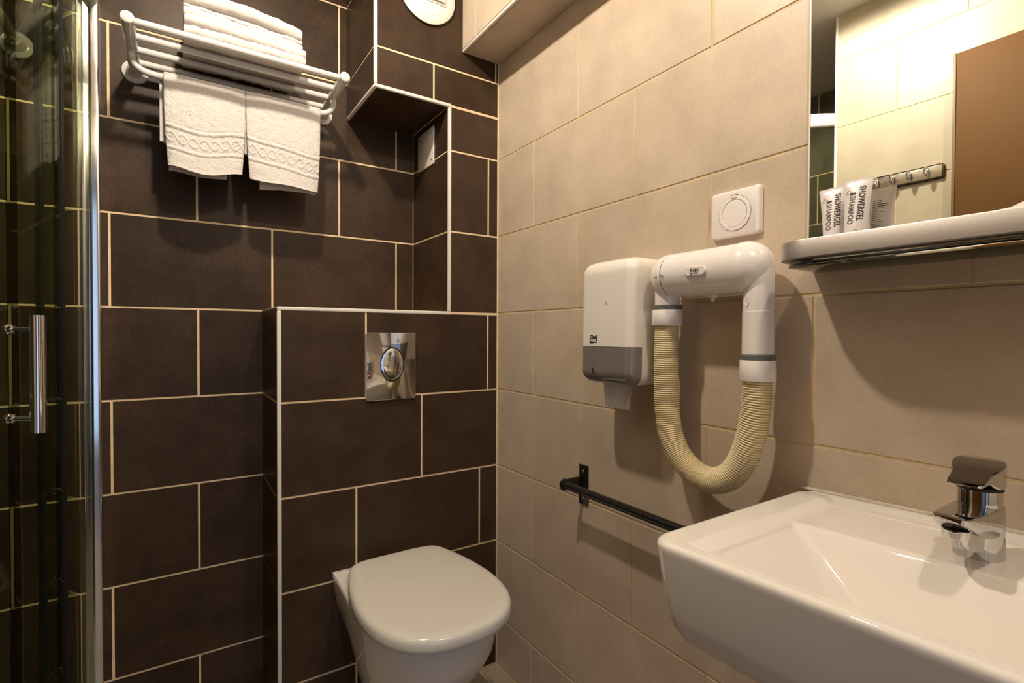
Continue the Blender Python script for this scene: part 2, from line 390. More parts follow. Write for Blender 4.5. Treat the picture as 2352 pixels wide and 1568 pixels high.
# doorway wall behind the camera and the daylit room beyond
bm = NB()
box(bm, LX-0.1, -1.215, -1.78, -1.66, 0, CEIL); box(bm, -0.40, 0.0, -1.78, -1.66, 0, CEIL); box(bm, -1.215, -0.40, -1.78, -1.66, 2.05, CEIL)
struct('wall_front', bm, PLASTER)
bm = NB()
for a in ((-1.235, -1.205, 0, 2.05), (-0.41, -0.38, 0, 2.05)): box(bm, a[0], a[1], -1.80, -1.64, a[2], a[3], 0.003)
box(bm, -1.235, -0.38, -1.80, -1.64, 2.035, 2.075, 0.003)
struct('trim_11', bm, BROWND)
bm = NB(); box(bm, -3.2, 1.0, -4.1, -1.66, -0.1, -0.004)
struct('floor_bedroom', bm, WOODF)
bm = NB()
box(bm, -3.2, -2.65, -4.1, -4.0, 0, 2.5); box(bm, -0.35, 1.0, -4.1, -4.0, 0, 2.5); box(bm, -2.65, -0.35, -4.1, -4.0, 0, 0.12); box(bm, -2.65, -0.35, -4.1, -4.0, 2.25, 2.5)
box(bm, -3.3, -3.2, -4.1, -1.78, 0, 2.5); box(bm, 1.0, 1.1, -4.1, -1.78, 0, 2.5); box(bm, -3.2, 1.0, -4.1, -1.78, 2.5, 2.6)
box(bm, -3.2, LX-0.1, -1.78, -1.7, 0, 2.5); box(bm, 0.12, 1.0, -1.78, -1.7, 0, 2.5)
struct('wall_bedroom', bm, PLASTER)
bm = NB(); box(bm, -2.65, -0.35, -4.07, -4.05, 0.12, 2.25)
w1 = struct('window_1', bm, SKYP)
bm = NB(); box(bm, -1.53, -1.47, -4.05, -4.0, 0.12, 2.25, 0.004)
struct('window_frame', bm, PLASTER, w1)
# open door leaf folded back against the left wall
dr = thing('door_1', (LX+0.02, -1.20, 0), None, None); dr['kind'] = 'structure'
bm = NB(); box(bm, LX+0.006, LX+0.040, -1.635, -0.836, 0.01, 1.998, 0.002)
obj('door_leaf', bm, BROWN, dr)
bm = NB(); box(bm, LX+0.004, LX+0.042, -0.836, -0.828, 0.01, 2.0, 0.001)
obj('door_edge', bm, BROWND, dr)
# downlights
for i, ((lx, ly), pw) in enumerate(LAMPS):
    dl = thing('ceiling_downlight', (lx, ly, CEIL), ['round recessed ceiling downlight near the shower', 'round recessed ceiling downlight near the doorway'][i], 'lamp', 'recessed ceiling downlights')
    bm = NB(); lathe(bm, [(0.030, 0), (0.030, -0.004), (0.034, -0.006), (0.042, -0.005), (0.045, 0)], (lx, ly, CEIL), (0, 0, 1))
    obj('bezel', bm, CHROME, dl)
    bm = NB(); lathe(bm, [(0.029, -0.002), (0.029, -0.005), (0.001, -0.006)], (lx, ly, CEIL), (0, 0, 1), 24)
    obj('lens', bm, LAMP, dl)

# ------------------------------------------------------------------ wash basin
TIL = 0.04
def rim_z(y): return 0.834 + TIL*(-0.985-y)
BX0, BX1, BY0, BY1 = -0.385, 0.0, -1.585, -0.985
BCX, BCY = (BX0+BX1)/2, (BY0+BY1)/2; BHX, BHY = (BX1-BX0)/2, (BY1-BY0)/2
def smin(a, b, k):
    h = max(0.0, min(1.0, 0.5+0.5*(b-a)/k)); return b*(1-h)+a*h-k*h*(1-h)
def smax(a, b, k): return -smin(-a, -b, k)
def basin_h(x, y):
    zr = 0.0
    a = BY1-y; a2 = y-BY0; b = -x; fr = x-BX0
    deck = -0.0085
    left = -(a-0.050)*0.57; right = -(a2-0.050)*0.57
    back = -(b-0.152)*1.15; front = -(fr-0.034)*2.6
    z = -0.098
    z = smax(z, left, 0.005); z = smax(z, right, 0.005); z = smax(z, back, 0.005); z = smax(z, front, 0.008)
    z = smin(z, deck+0.001, 0.0035)                     # deck level caps inner surfaces
    # raised rim around recessed deck
    def ramp(d, d0, w): t_ = max(0, min(1, (d0+w-d)/w)); return deck*(1-(t_*t_*(3-2*t_)))
    rim = max(ramp(a, 0.040, 0.030), ramp(a2, 0.040, 0.030), ramp(b, 0.006, 0.026), ramp(fr, 0.018, 0.012))
    if b < 0.152+0.02 or z > deck-0.004:
        z = max(z, min(rim, 0)) if rim > deck+1e-5 else z
    z = smax(z, rim-0.0005, 0.004) if rim > deck+1e-4 else z
    return min(z, zr)
sink = thing('washbasin', (BCX, BCY, 0.72), 'white rectangular ceramic washbasin with sloping bowl under the mirror shelf', 'washbasin')
bm = NB()
def ring_at(s, r, n=64):
    """points of rounded rect scaled by s, corner radius r, evenly indexed"""
    hx, hy = BHX*s, BHY*s; r = min(r, hx, hy)
    pts = []
    segs = []
    per = [('s', 1, n), ]
    # param by straight edges and corners with fixed counts
    for (cx, cyy, a0, ex, ey, cnt) in ((hx-r, hy-r, 0, -1, 0, 80), (-(hx-r), hy-r, PI/2, 0, -1, 120), (-(hx-r), -(hy-r), PI, 1, 0, 80), (hx-r, -(hy-r), 1.5*PI, 0, 1, 120)):
        for j in range(10):
            a = a0+PI/2*j/10; pts.append((cx+r*math.cos(a), cyy+r*math.sin(a)))
        L = 2*(hx-r) if ex else 2*(hy-r)
        bx_, by_ = cx+r*math.cos(a0+PI/2), cyy+r*math.sin(a0+PI/2)
        for j in range(cnt):
            pts.append((bx_+ex*L*j/cnt, by_+ey*L*j/cnt))
    return pts
CR = 0.034
rings = []
# outside, from the underside up
prof = [(-0.134, 0.052), (-0.131, 0.036), (-0.122, 0.023), (-0.108, 0.015), (-0.09, 0.011), (-0.06, 0.006), (-0.03, 0.0025), (-0.012, 0.0005), (-0.0065, 0.0000), (-0.003, 0.0013), (-0.0008, 0.0042), (0.0, 0.008)]
def oring(dz, inset):
    hx, hy = BHX, BHY
    P = ring_at(1.0, CR)
    out = []
    for px, py in P:
        x = px; y = py
        fx = 1-inset/BHX*1.0; fy = 1-inset/BHY
        # wall side stays against the wall
        xx = BCX+(x*fx if x < 0 else x); yy = BCY+y*fy
        if xx > BX1: xx = BX1
        out.append(Vector((xx, yy, rim_z(yy)+dz)))
    return out
for dz, ins in prof: rings.append(oring(dz, ins))
S = 150
for k in range(1, S):
    s = 1-k/S
    P = ring_at(1.0, CR*1.0)
    ring = []
    for px, py in P:
        x0_ = BCX+(px*(1-0.008/BHX) if px < 0 else px); y0_ = BCY+py*(1-0.008/BHY)
        x = BCX-0.045+(x0_-BCX+0.045)*s; y = BCY+(y0_-BCY)*s
        ring.append(Vector((x, y, rim_z(y)+basin_h(x, y))))
    rings.append(ring)
loft(bm, rings)
obj('basin_body', bm, CERAMIC, sink, ang=60)
bm = NB(); cxo, cyo = -0.178, -1.316
nrm = Vector((-0.69, 0, 0.72)); oo = Vector((cxo, cyo, rim_z(cyo)+basin_h(cxo, cyo)+0.0005))
lathe(bm, [(0.001, 0.0), (0.012, 0.0), (0.013, 0.002), (0.016, 0.002), (0.017, 0.0)], oo, nrm, 28)
obj('overflow_ring', bm, CHROME, sink)
bm = NB(); lathe(bm, [(0.012, 0.0021), (0.001, 0.0022)], oo, nrm, 20); obj('overflow_hole', bm, BLACKR, sink)
bm = NB(); cxd, cyd = -0.262, -1.285; zd = rim_z(cyd)+basin_h(cxd, cyd)
lathe(bm, [(0.030, -0.001), (0.031, 0.002), (0.026, 0.0035), (0.020, 0.003), (0.018, 0.006), (0.001, 0.007)], (cxd, cyd, zd), (0, 0, 1), 32)
obj('drain', bm, CHROME, sink)
bm = NB()
sp_ = [(-0.0015, BY1+0.001-0.012*i, rim_z(BY1-0.012*i)+0.001+0.0012*noise.noise(Vector((i*0.7, 3, 1)))) for i in range(50)]
tube(bm, sp_, 0.0032, 8); obj('silicone_bead', bm, SILIC, sink)

# ------------------------------------------------------------------ basin mixer tap
TY = -1.237; TXc = -0.100; TZ = rim_z(TY)-0.0082
tap = thing('basin_tap', (TXc, TY, TZ), 'chrome single-lever mixer tap on the washbasin ledge', 'tap')
def sect(x, yc, hw, z0_, z1_, r, n=5):
    return [Vector((x, yc+p, (z0_+z1_)/2+q)) for p, q in rrect(hw, (z1_-z0_)/2, r, n)]
bm = NB(); rings = []
for z, rx, ry in ((-0.0, 0.0250, 0.0235), (0.002, 0.0252, 0.0237), (0.02, 0.0240, 0.0230), (0.045, 0.0228, 0.0222), (0.0580, 0.0222, 0.0218), (0.0597, 0.0210, 0.0210)):
    rings.append([Vector((TXc+rx*math.cos(2*PI*i/40), TY+ry*math.sin(2*PI*i/40), TZ+z)) for i in range(40)])
loft(bm, rings); obj('tap_body', bm, CHROME_T, tap)
bm = NB(); rings = []
# spout: flat blade flowing out of the body
for x, hw, zb, zt, r in ((-0.080, 0.0185, 0.872, 0.8960, 0.003), (-0.096, 0.0218, 0.868, 0.8962, 0.003), (-0.115, 0.0216, 0.866, 0.8965, 0.003), (-0.135, 0.0210, 0.868, 0.8972, 0.003), (-0.155, 0.0200, 0.873, 0.8980, 0.003), (-0.172, 0.0187, 0.880, 0.8990, 0.003), (-0.187, 0.0170, 0.8880, 0.8996, 0.002), (-0.1945, 0.0150, 0.8925, 0.8996, 0.0018), (-0.198, 0.0110, 0.8950, 0.8990, 0.0012)):
    rings.append(sect(x, TY, hw, zb, zt, r))
loft(bm, rings); obj('spout', bm, CHROME_T, tap)
bm = NB(); lathe(bm, [(0.0125, 0), (0.0128, -0.003), (0.0122, -0.0085), (0.010, -0.009), (0.0095, -0.0075), (0.001, -0.007)], (-0.176, TY, 0.8830), (0, 0, 1), 28)
obj('aerator', bm, CHROME_T, tap)
bm = NB(); lathe(bm, [(0.0203, 0), (0.0203, 0.023), (0.0198, 0.0245)], (TXc, TY, 0.891), (0, 0, 1), 36)
obj('cartridge_collar', bm, CHROME_T, tap)
bm = NB(); lathe(bm, [(0.0200, 0), (0.0212, 0.0005), (0.0212, 0.0035), (0.0200, 0.004)], (TXc, TY, 0.9145), (0, 0, 1), 36)
obj('gasket', bm, BLACKR, tap)
lv = NB(); rings = []
for x, hw, zb, zt, r in ((-0.0760, 0.0050, 0.9205, 0.9470, 0.002), (-0.0775, 0.0095, 0.9195, 0.9478, 0.002), (-0.0815, 0.0155, 0.9188, 0.9482, 0.002), (-0.0880, 0.0208, 0.9185, 0.9478, 0.002), (-0.0960, 0.0236, 0.9185, 0.9465, 0.002), (-0.1050, 0.0238, 0.9185, 0.9442, 0.002), (-0.1130, 0.0222, 0.9190, 0.9415, 0.002), (-0.1190, 0.0198, 0.9215, 0.9392, 0.002), (-0.1250, 0.0180, 0.9250, 0.9368, 0.002), (-0.1330, 0.0172, 0.9262, 0.9338, 0.002), (-0.1420, 0.0170, 0.9258, 0.9305, 0.0018), (-0.1490, 0.0155, 0.9250, 0.9280, 0.0012), (-0.1515, 0.0120, 0.9252, 0.9270, 0.0008)):
    rings.append(sect(x, TY+0.001, hw, zb, zt, r))
loft(lv, rings); obj('lever', lv, CHROME_T, tap)
bm = NB(); lathe(bm, [(0.0022, 0), (0.0022, 0.0012), (0.001, 0.0016)], (TXc-0.0215, TY-0.008, 0.879), (-1, -0.35, 0), 12)
obj('indicator_dot', bm, BAND, tap)

# ------------------------------------------------------------------ toilet
TC = -0.370
toi = thing('wall_hung_toilet', (TC, 0, 0.08), 'white wall-hung toilet with closed lid in the corner below the flush plate', 'toilet')
def pan_ring(z, w, ww, f, k=26):
    P = []
    half = []
    for i in range(k+1):
        s = i/k; s2 = 1-(1-s)**1.5
        if s2 < 0.55:
            q = s2/0.55; hw = ww+(w-ww)*(q*q*(3-2*q))
        else:
            q = (s2-0.55)/0.45; hw = w*math.sqrt(max(0, 1-q**2.2))
        half.append((hw, -f*s2))
    for hw, y in half: P.append(Vector((TC-hw, y, z)))
    for hw, y in reversed(half[:-1]): P.append(Vector((TC+hw, y, z)))
    return P
bm = NB()
lv_ = [(0.085, 0.055, 0.06, 0.13), (0.10, 0.080, 0.075, 0.17), (0.14, 0.100, 0.085, 0.235), (0.19, 0.124, 0.092, 0.310), (0.24, 0.141, 0.110, 0.370), (0.29, 0.154, 0.130, 0.417), (0.34, 0.1615, 0.148, 0.450), (0.39, 0.163, 0.156, 0.468), (0.42, 0.1655, 0.1600, 0.475), (0.428, 0.1650, 0.1600, 0.474), (0.432, 0.161, 0.157, 0.470)]
loft(bm, [pan_ring(*a) for a in lv_])
obj('pan', bm, CERAMIC, toi, ang=50)
bm = NB(); 
tube(bm, [(TC-0.162+0.0162*i, -0.001, 0.4335+0.0012*noise.noise(Vector((i*0.9, 0, 5)))) for i in range(5)], 0.0022, 6)
obj('silicone_bead', bm, SILIC, toi)
LP = [(0.0, -0.034), (0.06, -0.034), (0.105, -0.040), (0.133, -0.062), (0.150, -0.110), (0.165, -0.170), (0.1755, -0.240), (0.178, -0.300), (0.172, -0.360), (0.156, -0.412), (0.125, -0.457), (0.085, -0.484), (0.042, -0.497), (0.0, -0.500)]
LC = catmull([Vector((a, b, 0)) for a, b in LP], 6)
def lid_ring(z, inset, sc_=1.0):
    cyl = -0.27; P = []
    pts = [(p.x, p.y) for p in LC]; full = [(-x, y) for x, y in pts]+[(x, y) for x, y in reversed(pts[1:-1])]
    out = []
    n = len(full)
    for i in range(n):
        x, y = full[i]; a = full[i-1]; b = full[(i+1) % n]
        tx, ty = b[0]-a[0], b[1]-a[1]; L = math.hypot(tx, ty) or 1
        nx, ny = ty/L, -tx/L
        if nx*(x)+ny*(y-cyl) > 0: nx, ny = -nx, -ny
        out.append(Vector((TC+x+nx*inset, y+ny*inset, z)))
    return out
def lidz(y): return 0
bm = NB(); rings = [lid_ring(0.4385, 0.010), lid_ring(0.4385, 0.003), lid_ring(0.4400, 0.0008), lid_ring(0.446, 0), lid_ring(0.4570, 0.001), lid_ring(0.4630, 0.0035), lid_ring(0.4670, 0.0085), lid_ring(0.4690, 0.0150), lid_ring(0.4700, 0.024)]
base = lid_ring(0.4700, 0.024)
cen = Vector((TC, -0.27, 0.4712))
for s in (0.8, 0.55, 0.3, 0.1): rings.append([Vector((cen.x+(p.x-cen.x)*s, cen.y+(p.y-cen.y)*s, 0.4700+0.0014*(1-s*s))) for p in base])
loft(bm, rings); obj('toilet_lid', bm, LIDM, toi, ang=50)
bm = NB(); loft(bm, [lid_ring(0.4325, 0.009), lid_ring(0.434, 0.006), lid_ring(0.4375, 0.006), lid_ring(0.4382, 0.009)])
obj('toilet_seat', bm, LIDM, toi, ang=50)

# ------------------------------------------------------------------ flush plate
FX, FZ = -0.3643, 1.0025
fp = thing('flush_plate', (FX, 0, FZ), 'square chrome dual flush plate with oval button above the toilet', 'flush plate')
bm = NB(); rings = []
for y, hx, hz, r in ((0, 0.0735, 0.0965, 0.004), (-0.0065, 0.0745, 0.0975, 0.004), (-0.0085, 0.0740, 0.0970, 0.004), (-0.0092, 0.0728, 0.0958, 0.004)):
    rings.append([Vector((FX-0.0015+a, y, FZ-0.005+b)) for a, b in rrect(hx, hz, r, 4)])
base = rrect(0.0728, 0.0958, 0.004, 4)
dense = []
for q in range(len(base)):
    a_, b_ = base[q], base[(q+1) % len(base)]; m_ = max(1, int(math.hypot(a_[0]-b_[0], a_[1]-b_[1])/0.008))
    dense += [(a_[0]+(b_[0]-a_[0])*w_/m_, a_[1]+(b_[1]-a_[1])*w_/m_) for w_ in range(m_)]
loft(bm, rings)
rings = []
for k in range(25):
    s = max(0.01, 1-k/24)
    rings.append([Vector((FX-0.0015+a*s, -0.0092-0.0011*(1-(a*s/0.0728)**2)*(1-(b*s/0.0958)**2), FZ-0.005+b*s)) for a, b in dense])
loft(bm, rings); obj('plate', bm, CHROME, fp, ang=50)
OA, OB = 0.0352, 0.0508
def dome(x, z):
    q = max(0.0, 1-(x/OA)**2-(z/OB)**2); return -0.0085-0.0052*math.sqrt(q)
def patch(fn_pts, name, m):
    """fn_pts: list of rows of (x,z)"""
    bm = NB(); V = [[bm.verts.new((FX+x, dome(x, z), FZ+z)) for x, z in row] for row in fn_pts]
    for a, b in zip(V, V[1:]):
        for i in range(len(a)-1):
            try: bm.faces.new((a[i], a[i+1], b[i+1], b[i]))
            except ValueError: pass
    bmesh.ops.remove_doubles(bm, verts=bm.verts, dist=1e-6)
    ed = [e_ for e_ in bm.edges if e_.is_boundary]
    r = bmesh.ops.extrude_edge_only(bm, edges=ed)
    for v in [g for g in r['geom'] if isinstance(g, bmesh.types.BMVert)]: v.co.y = -0.0080
    return obj(name, bm, m, fp, ang=50)
IA, IBt, zc = 0.0255, 0.0350, 0.0
def outer(a): return (OA*math.cos(a), OB*math.sin(a))
big = []
N1 = 40
bot = [((IA)*math.cos(PI+PI*j/N1), -0.0345*abs(math.sin(PI+PI*j/N1))-0.001) for j in range(N1+1)]
top = [outer(PI-PI*j/N1) for j in range(N1+1)]
top = [(x*0.978, z*0.982) for x, z in top]
rows = []
for k in range(17):
    s = k/16; rows.append([(b[0]+(t_[0]-b[0])*s, b[1]+(t_[1]-b[1])*s) for b, t_ in zip(bot, top)])
patch(rows, 'full_flush_button', CHROME)
rows = []
for k in range(9):
    s = k/8; rr = []
    for j in range(N1+1):
        a = PI+PI*j/N1
        i_ = ((IA+0.0012)*math.cos(a), -0.0358*abs(math.sin(a))-0.0023); o_ = (OA*0.978*math.cos(a), -OB*0.982*abs(math.sin(a))-0.0023*(abs(math.sin(a)) < 0.05))
        rr.append((i_[0]+(o_[0]-i_[0])*s, i_[1]+(o_[1]-i_[1])*s))
    rows.append(rr)
patch(rows, 'half_flush_button', CHROME)
bm = NB(); loft(bm, [[Vector((FX+OA*1.0*math.cos(2*PI*i/48), y, FZ+OB*1.0*math.sin(2*PI*i/48))) for i in range(48)] for y in (-0.0060, -0.01055)])
obj('button_recess', bm, BLACKR, fp)

# ------------------------------------------------------------------ paper dispenser
PY, PX, PZ0, PZ1 = -0.6265, -0.122, 0.985, 1.254
pd = thing('paper_dispenser', (0, PY, PZ0), 'white toilet paper dispenser with smoked grey lower window on the beige wall', 'paper dispenser')
def disp_ring(z, x_front, x_back, hw, rf):
    """section in XY, front corners rounded"""
    P = []
    for j in range(9):
        a = PI/2*j/8; P.append((x_front+rf-rf*math.sin(a)*1.0, PY+hw-rf+rf*math.cos(a)))
    for j in range(9):
        a = PI/2*j/8; P.append((x_front+rf-rf*math.cos(a), PY-hw+rf-rf*math.sin(a)))
    P.append((x_back, PY-hw)); P.append((x_back, PY+hw))
    return [Vector((x, y, z)) for x, y in P]
XS = -0.088
def zprof(z):  # inset at top and bottom
    if z > PZ1-0.030: q = (z-(PZ1-0.030))/0.030; return 1-math.sqrt(max(0, 1-q*q))
    if z < PZ0+0.030: q = ((PZ0+0.030)-z)/0.030; return 1-math.sqrt(max(0, 1-q*q))
    return 0
def cover(z0_, z1_, name, m):
    bm = NB(); zs = [z0_+(z1_-z0_)*i/28 for i in range(29)]
    rings = []
    for z in zs:
        q = zprof(z); sl = 0.004*(z-PZ0)/(PZ1-PZ0)
        rings.append(disp_ring(z, PX+q*0.026+sl, XS, 0.0795-q*0.022, 0.020))
    loft(bm, rings); return obj(name, bm, m, pd, ang=35)
cover(1.0665, PZ1, 'cover', WHITEP2)
cover(PZ0, 1.0655, 'smoked_window', GREYP)
bm = NB(); rings = []
for i in range(41):
    z = PZ0+0.001+(PZ1-PZ0-0.002)*i/40; q = zprof(z)
    hw = 0.0785-q*0.022
    xb = [(-0.0872, hw), (-0.0872, -hw), (-0.060, -hw-0.0005), (-0.030, -hw+0.0018), (-0.010, -hw+0.005), (0.0, -hw+0.007), (0.0, hw-0.007), (-0.010, hw-0.005), (-0.030, hw-0.0018), (-0.060, hw+0.0005)]
    rings.append([Vector((a, PY+b, z)) for a, b in xb])
loft(bm, rings); obj('back_shell', bm, WHITEP2, pd, ang=35)
fxl = PX+0.0007
bm = NB(); P = [Vector((fxl-0.0009+0.0014, -0.595-0.0115*a, 1.0795+0.0062*b+0.0012*math.sin(a*2.5))) for a, b in ((-1, -1), (-0.5, -1.05), (0, -1.1), (0.5, -1.1), (1, -1), (1, 1), (0.5, 1.0), (0, 1.05), (-0.5, 1.1), (-1, 1))]
P2 = [p+Vector((0.002, 0, 0)) for p in P]; loft(bm, [P2, P]); obj('logo_plate', bm, INK, pd, flat=True)
bm = NB()
tube(bm, [(fxl+0.0004, -0.5860-0.0023*i, 1.0888+0.0014*math.sin(i*0.85)) for i in range(10)], 0.00085, 6); obj('logo_wave', bm, INK, pd)
text_mesh('logo_lettering', 'TORK', 0.0095, basis((fxl-0.0010, -0.5842, 1.0762), (0, -1, 0), (0, 0, 1)), WHITEP2, pd, bold=0.0003, xs=0.88)
bm = NB(); loft(bm, [[Vector((x, -0.597+0.0028*math.cos(2*PI*i/16)*s, 1.0135+0.0065*math.sin(2*PI*i/16)*s)) for i in range(16)] for x, s in ((PX+0.003, 1), (PX-0.0008, 1), (PX-0.0012, 0.6))])
obj('lock', bm, INK, pd)
bm = NB(); lathe(bm, [(0.0028, 0), (0.0026, 0.0006), (0.001, 0.0008)], (PX+0.0022, -0.634, 1.160), (-1, 0, 0), 16)
obj('sensor_dot', bm, pmat('faint_grey', (0.5, 0.48, 0.45), 0.3, vary=0.02), pd)
# tissue
bm = NB(); nu, nv = 28, 24; V = []
for j in range(nv+1):
    v = j/nv; row = []
    for i in range(nu+1):
        u = i/nu
        yl = -0.560-0.020*v**0.8; yr = -0.665+0.006*v
        y = yl+(yr-yl)*u
        z = 0.999-v*(0.068-0.012*math.sin(u*PI)**2*0+0.004*u)-0.003*math.sin(u*4)
        x = -0.066+0.010*math.sin(u*2.6+0.5)*(0.4+v)-0.010*v+0.004*math.sin(u*9+v*3)*(1-v)+0.003*noise.noise(Vector((u*5, v*4, 2)))
        if v > 0.9: z += 0.002*noise.noise(Vector((u*8, 0, 7)))
        row.append(bm.verts.new((x, y, z)))
    V.append(row)
for a, b in zip(V, V[1:]):
    for i in range(nu): bm.faces.new((a[i], a[i+1], b[i+1], b[i]))
ts = obj('toilet_tissue', bm, PAPER, None, origin=(-0.07, -0.62, 0.93), ang=60)
tag(ts, 'crumpled white tissue sheet hanging out of the paper dispenser', 'tissue')
so = ts.modifiers.new('s', 'SOLIDIFY'); so.thickness = 0.0006

# ------------------------------------------------------------------ wall hair dryer
hd = thing('wall_hair_dryer', (0, -0.83, 1.20), 'white wall-mounted hair dryer with looping ribbed yellowed hose', 'hair dryer')
HX, HZ, HR = -0.060, 1.2085, 0.0435
bm = NB(); lathe(bm, [(HR, 0), (HR, 0.142)], (HX, -0.764, HZ), (0, -1, 0), 56)
obj('barrel', bm, WHITEP, hd)
bm = NB(); pr_ = [(HR*math.cos(a)**0.75, -0.036*math.sin(a)) for a in [PI/2*0.99*(1-i/14) for i in range(15)]]
pr_ = [(r, h) for r, h in pr_]; pr_ += [(HR-0.0006, 0.0045)]
lathe(bm, pr_, (HX, -0.757, HZ), (0, -1, 0), 56); obj('end_cap', bm, WHITEP, hd)
bm = NB(); lathe(bm, [(HR-0.0008, 0), (HR-0.0008, 0.004)], (HX, -0.7605, HZ), (0, -1, 0), 56); obj('seam', bm, BAND, hd)
bm = NB()
SR = 0.0452; SYc = -0.9175
# elbow: spherical hood tapering into the duct
bmesh.ops.create_uvsphere(bm, u_segments=56, v_segments=36, radius=SR, matrix=Matrix.Translation((HX, SYc, HZ)))
obj('elbow', bm, WHITEP, hd)
bm = NB(); lathe(bm, [(HR-0.0004, 0), (HR+0.0005, 0.001), (HR+0.0005, 0.0035)], (HX, -0.9055, HZ), (0, -1, 0), 56); obj('elbow_lip', bm, WHITEP, hd)
DY = -0.9385
bm = NB(); lathe(bm, [(0.0240, 0), (0.0246, 0.004), (0.0246, 0.0735), (0.0252, 0.074), (0.0256, 0.146)], (HX, DY, 1.206), (0, 0, -1), 44); obj('duct', bm, WHITEP, hd)
bm = NB(); lathe(bm, [(0.0246, 0), (0.0249, 0.0004), (0.0249, 0.0012)], (HX, DY, 1.1322), (0, 0, -1), 44); obj('duct_seam', bm, BAND, hd)
bm = NB(); lathe(bm, [(0.0255, 0), (0.0285, 0.001), (0.0285, 0.0095)], (HX, DY, 1.0595), (0, 0, -1), 44); obj('grey_ring', bm, BAND, hd)
bm = NB(); lathe(bm, [(0.0280, 0), (0.0286, 0.001), (0.0292, 0.034), (0.0285, 0.0355), (0.024, 0.0355)], (HX, DY, 1.0502), (0, 0, -1), 44); obj('hose_collar', bm, WHITEP, hd)
NY = -0.7455
bm = NB(); lathe(bm, [(0.0240, 0), (0.0242, 0.052)], (HX, NY, 1.2015), (0, 0, -1), 40); obj('nozzle_neck', bm, WHITEP, hd)
bm = NB(); lathe(bm, [(0.0242, 0), (0.0297, 0.0008), (0.0297, 0.0092)], (HX, NY, 1.1515), (0, 0, -1), 44); obj('grey_ring', bm, BAND, hd)
bm = NB(); lathe(bm, [(0.0290, 0), (0.0297, 0.001), (0.0300, 0.031), (0.0292, 0.032), (0.024, 0.032)], (HX, NY, 1.1425), (0, 0, -1), 44); obj('hose_collar', bm, WHITEP, hd)
hp = [(-0.7455, 1.1125), (-0.7446, 1.0206), (-0.7475, 0.9416), (-0.7600, 0.8867), (-0.7840, 0.8500), (-0.8175, 0.8285), (-0.8540, 0.8240), (-0.8880, 0.8400), (-0.9110, 0.8715), (-0.9260, 0.9119), (-0.9340, 0.9504), (-0.9374, 0.9807), (-0.9385, 1.0160)]
cpts = catmull([Vector((HX, a, b)) for a, b in hp], 40)
L = [0]
for a, b in zip(cpts, cpts[1:]): L.append(L[-1]+(b-a).length)
pitch = 0.0043; steps = int(L[-1]/pitch*8); P = []; R = []; k = 0
for i in range(steps+1):
    s = L[-1]*i/steps
    while k < len(L)-2 and L[k+1] < s: k += 1
    t_ = (s-L[k])/(L[k+1]-L[k]); P.append(cpts[k].lerp(cpts[k+1], t_))
    R.append(0.0243-(0.0027, 0.0017, 0.0005, 0.0001, 0.0, 0.0001, 0.0005, 0.0017)[i % 8])
for _ in range(30): P = [P[0]]+[(P[i-1]+P[i]*2+P[i+1])/4 for i in range(1, len(P)-1)]+[P[-1]]
bm = NB(); tube(bm, P, R, 32); obj('hose', bm, HOSEM, hd, ang=80)
bm = NB(); box(bm, -0.022, 0, -0.912, -0.760, 1.165, 1.240, 0.005, 3); obj('wall_bracket', bm, WHITEP, hd)
bm = NB(); lathe(bm, [(0.010, 0), (0.010, 0.004), (0.0035, 0.006), (0.003, 0.012)], (-0.05, -0.843, 1.166), (0, 0, -1), 20); obj('mounting_knob', bm, WHITEP, hd)
# badge following the barrel
bm = NB(); rings = []
for dr_, sc_ in ((0.0, 1.0), (0.0022, 1.0), (0.0030, 0.93)):
    ring = []
    for a, b in rrect(0.0225*sc_, 0.0072*sc_, 0.0070*sc_, 8):
        ang = PI+0.0+(b)/HR*1.0; rr = HR+dr_
        ring.append(Vector((HX+rr*math.cos(ang), -0.8440+a, HZ-0.001-rr*math.sin(ang))))
    rings.append(ring)
loft(bm, rings); badge = obj('badge', bm, WHITEP, hd, ang=30)
bx = HX-HR-0.0032
text_mesh('badge_lettering', 'Fidji', 0.0098, basis((bx, -0.8355, HZ-0.0028), (0, -1, 0), (0, 0, 1)), INK, badge, space=1.1)
text_mesh('badge_lettering', 'JVD FRANCE', 0.0030, basis((bx+0.0004, -0.8358, HZ-0.0062), (0, -1, 0), (0, 0, 1)), INK, badge, bold=0.00008) if False else None
bm = NB()
box(bm, bx-0.0001, bx+0.0006, -0.8405, -0.8360, HZ-0.0061, HZ-0.0048); 
for i in range(7): box(bm, bx-0.0001, bx+0.0006, -0.8436-0.0019*i, -0.8426-0.0019*i, HZ-0.0060, HZ-0.0050)
obj('badge_lettering', bm, INK, badge, flat=True)
bm = NB()
ang0 = 0.10
box(bm, HX-HR-0.0006, HX-HR+0.001, -0.7560, -0.7515, HZ-0.0052, HZ-0.0042)
obj('switch_mark', bm, INK, hd, flat=True)
bm = NB(); ring = [(HX-HR-0.0004, -0.7685+0.003*math.cos(2*PI*i/16), HZ-0.0045+0.0032*math.sin(2*PI*i/16)) for i in range(17)]
tube(bm, ring, 0.0004, 5); obj('switch_mark', bm, INKG, hd)
# moulded arrow on the duct
bm = NB(); ax = HX-0.0247
am = [(0.0, 0.009), (0.0, -0.002), (0.0055, -0.002), (0.0, -0.010), (-0.0055, -0.002)]
tube(bm, [(ax+0.0004, DY+0.006, 1.158), (ax+0.0001, DY+0.006, 1.142)], 0.0007, 6); tube(bm, [(ax+0.0007, DY+0.0105, 1.147), (ax, DY+0.006, 1.140), (ax, DY+0.0015, 1.147)], 0.0007, 6)
obj('moulded_arrow', bm, WHITEP, hd)

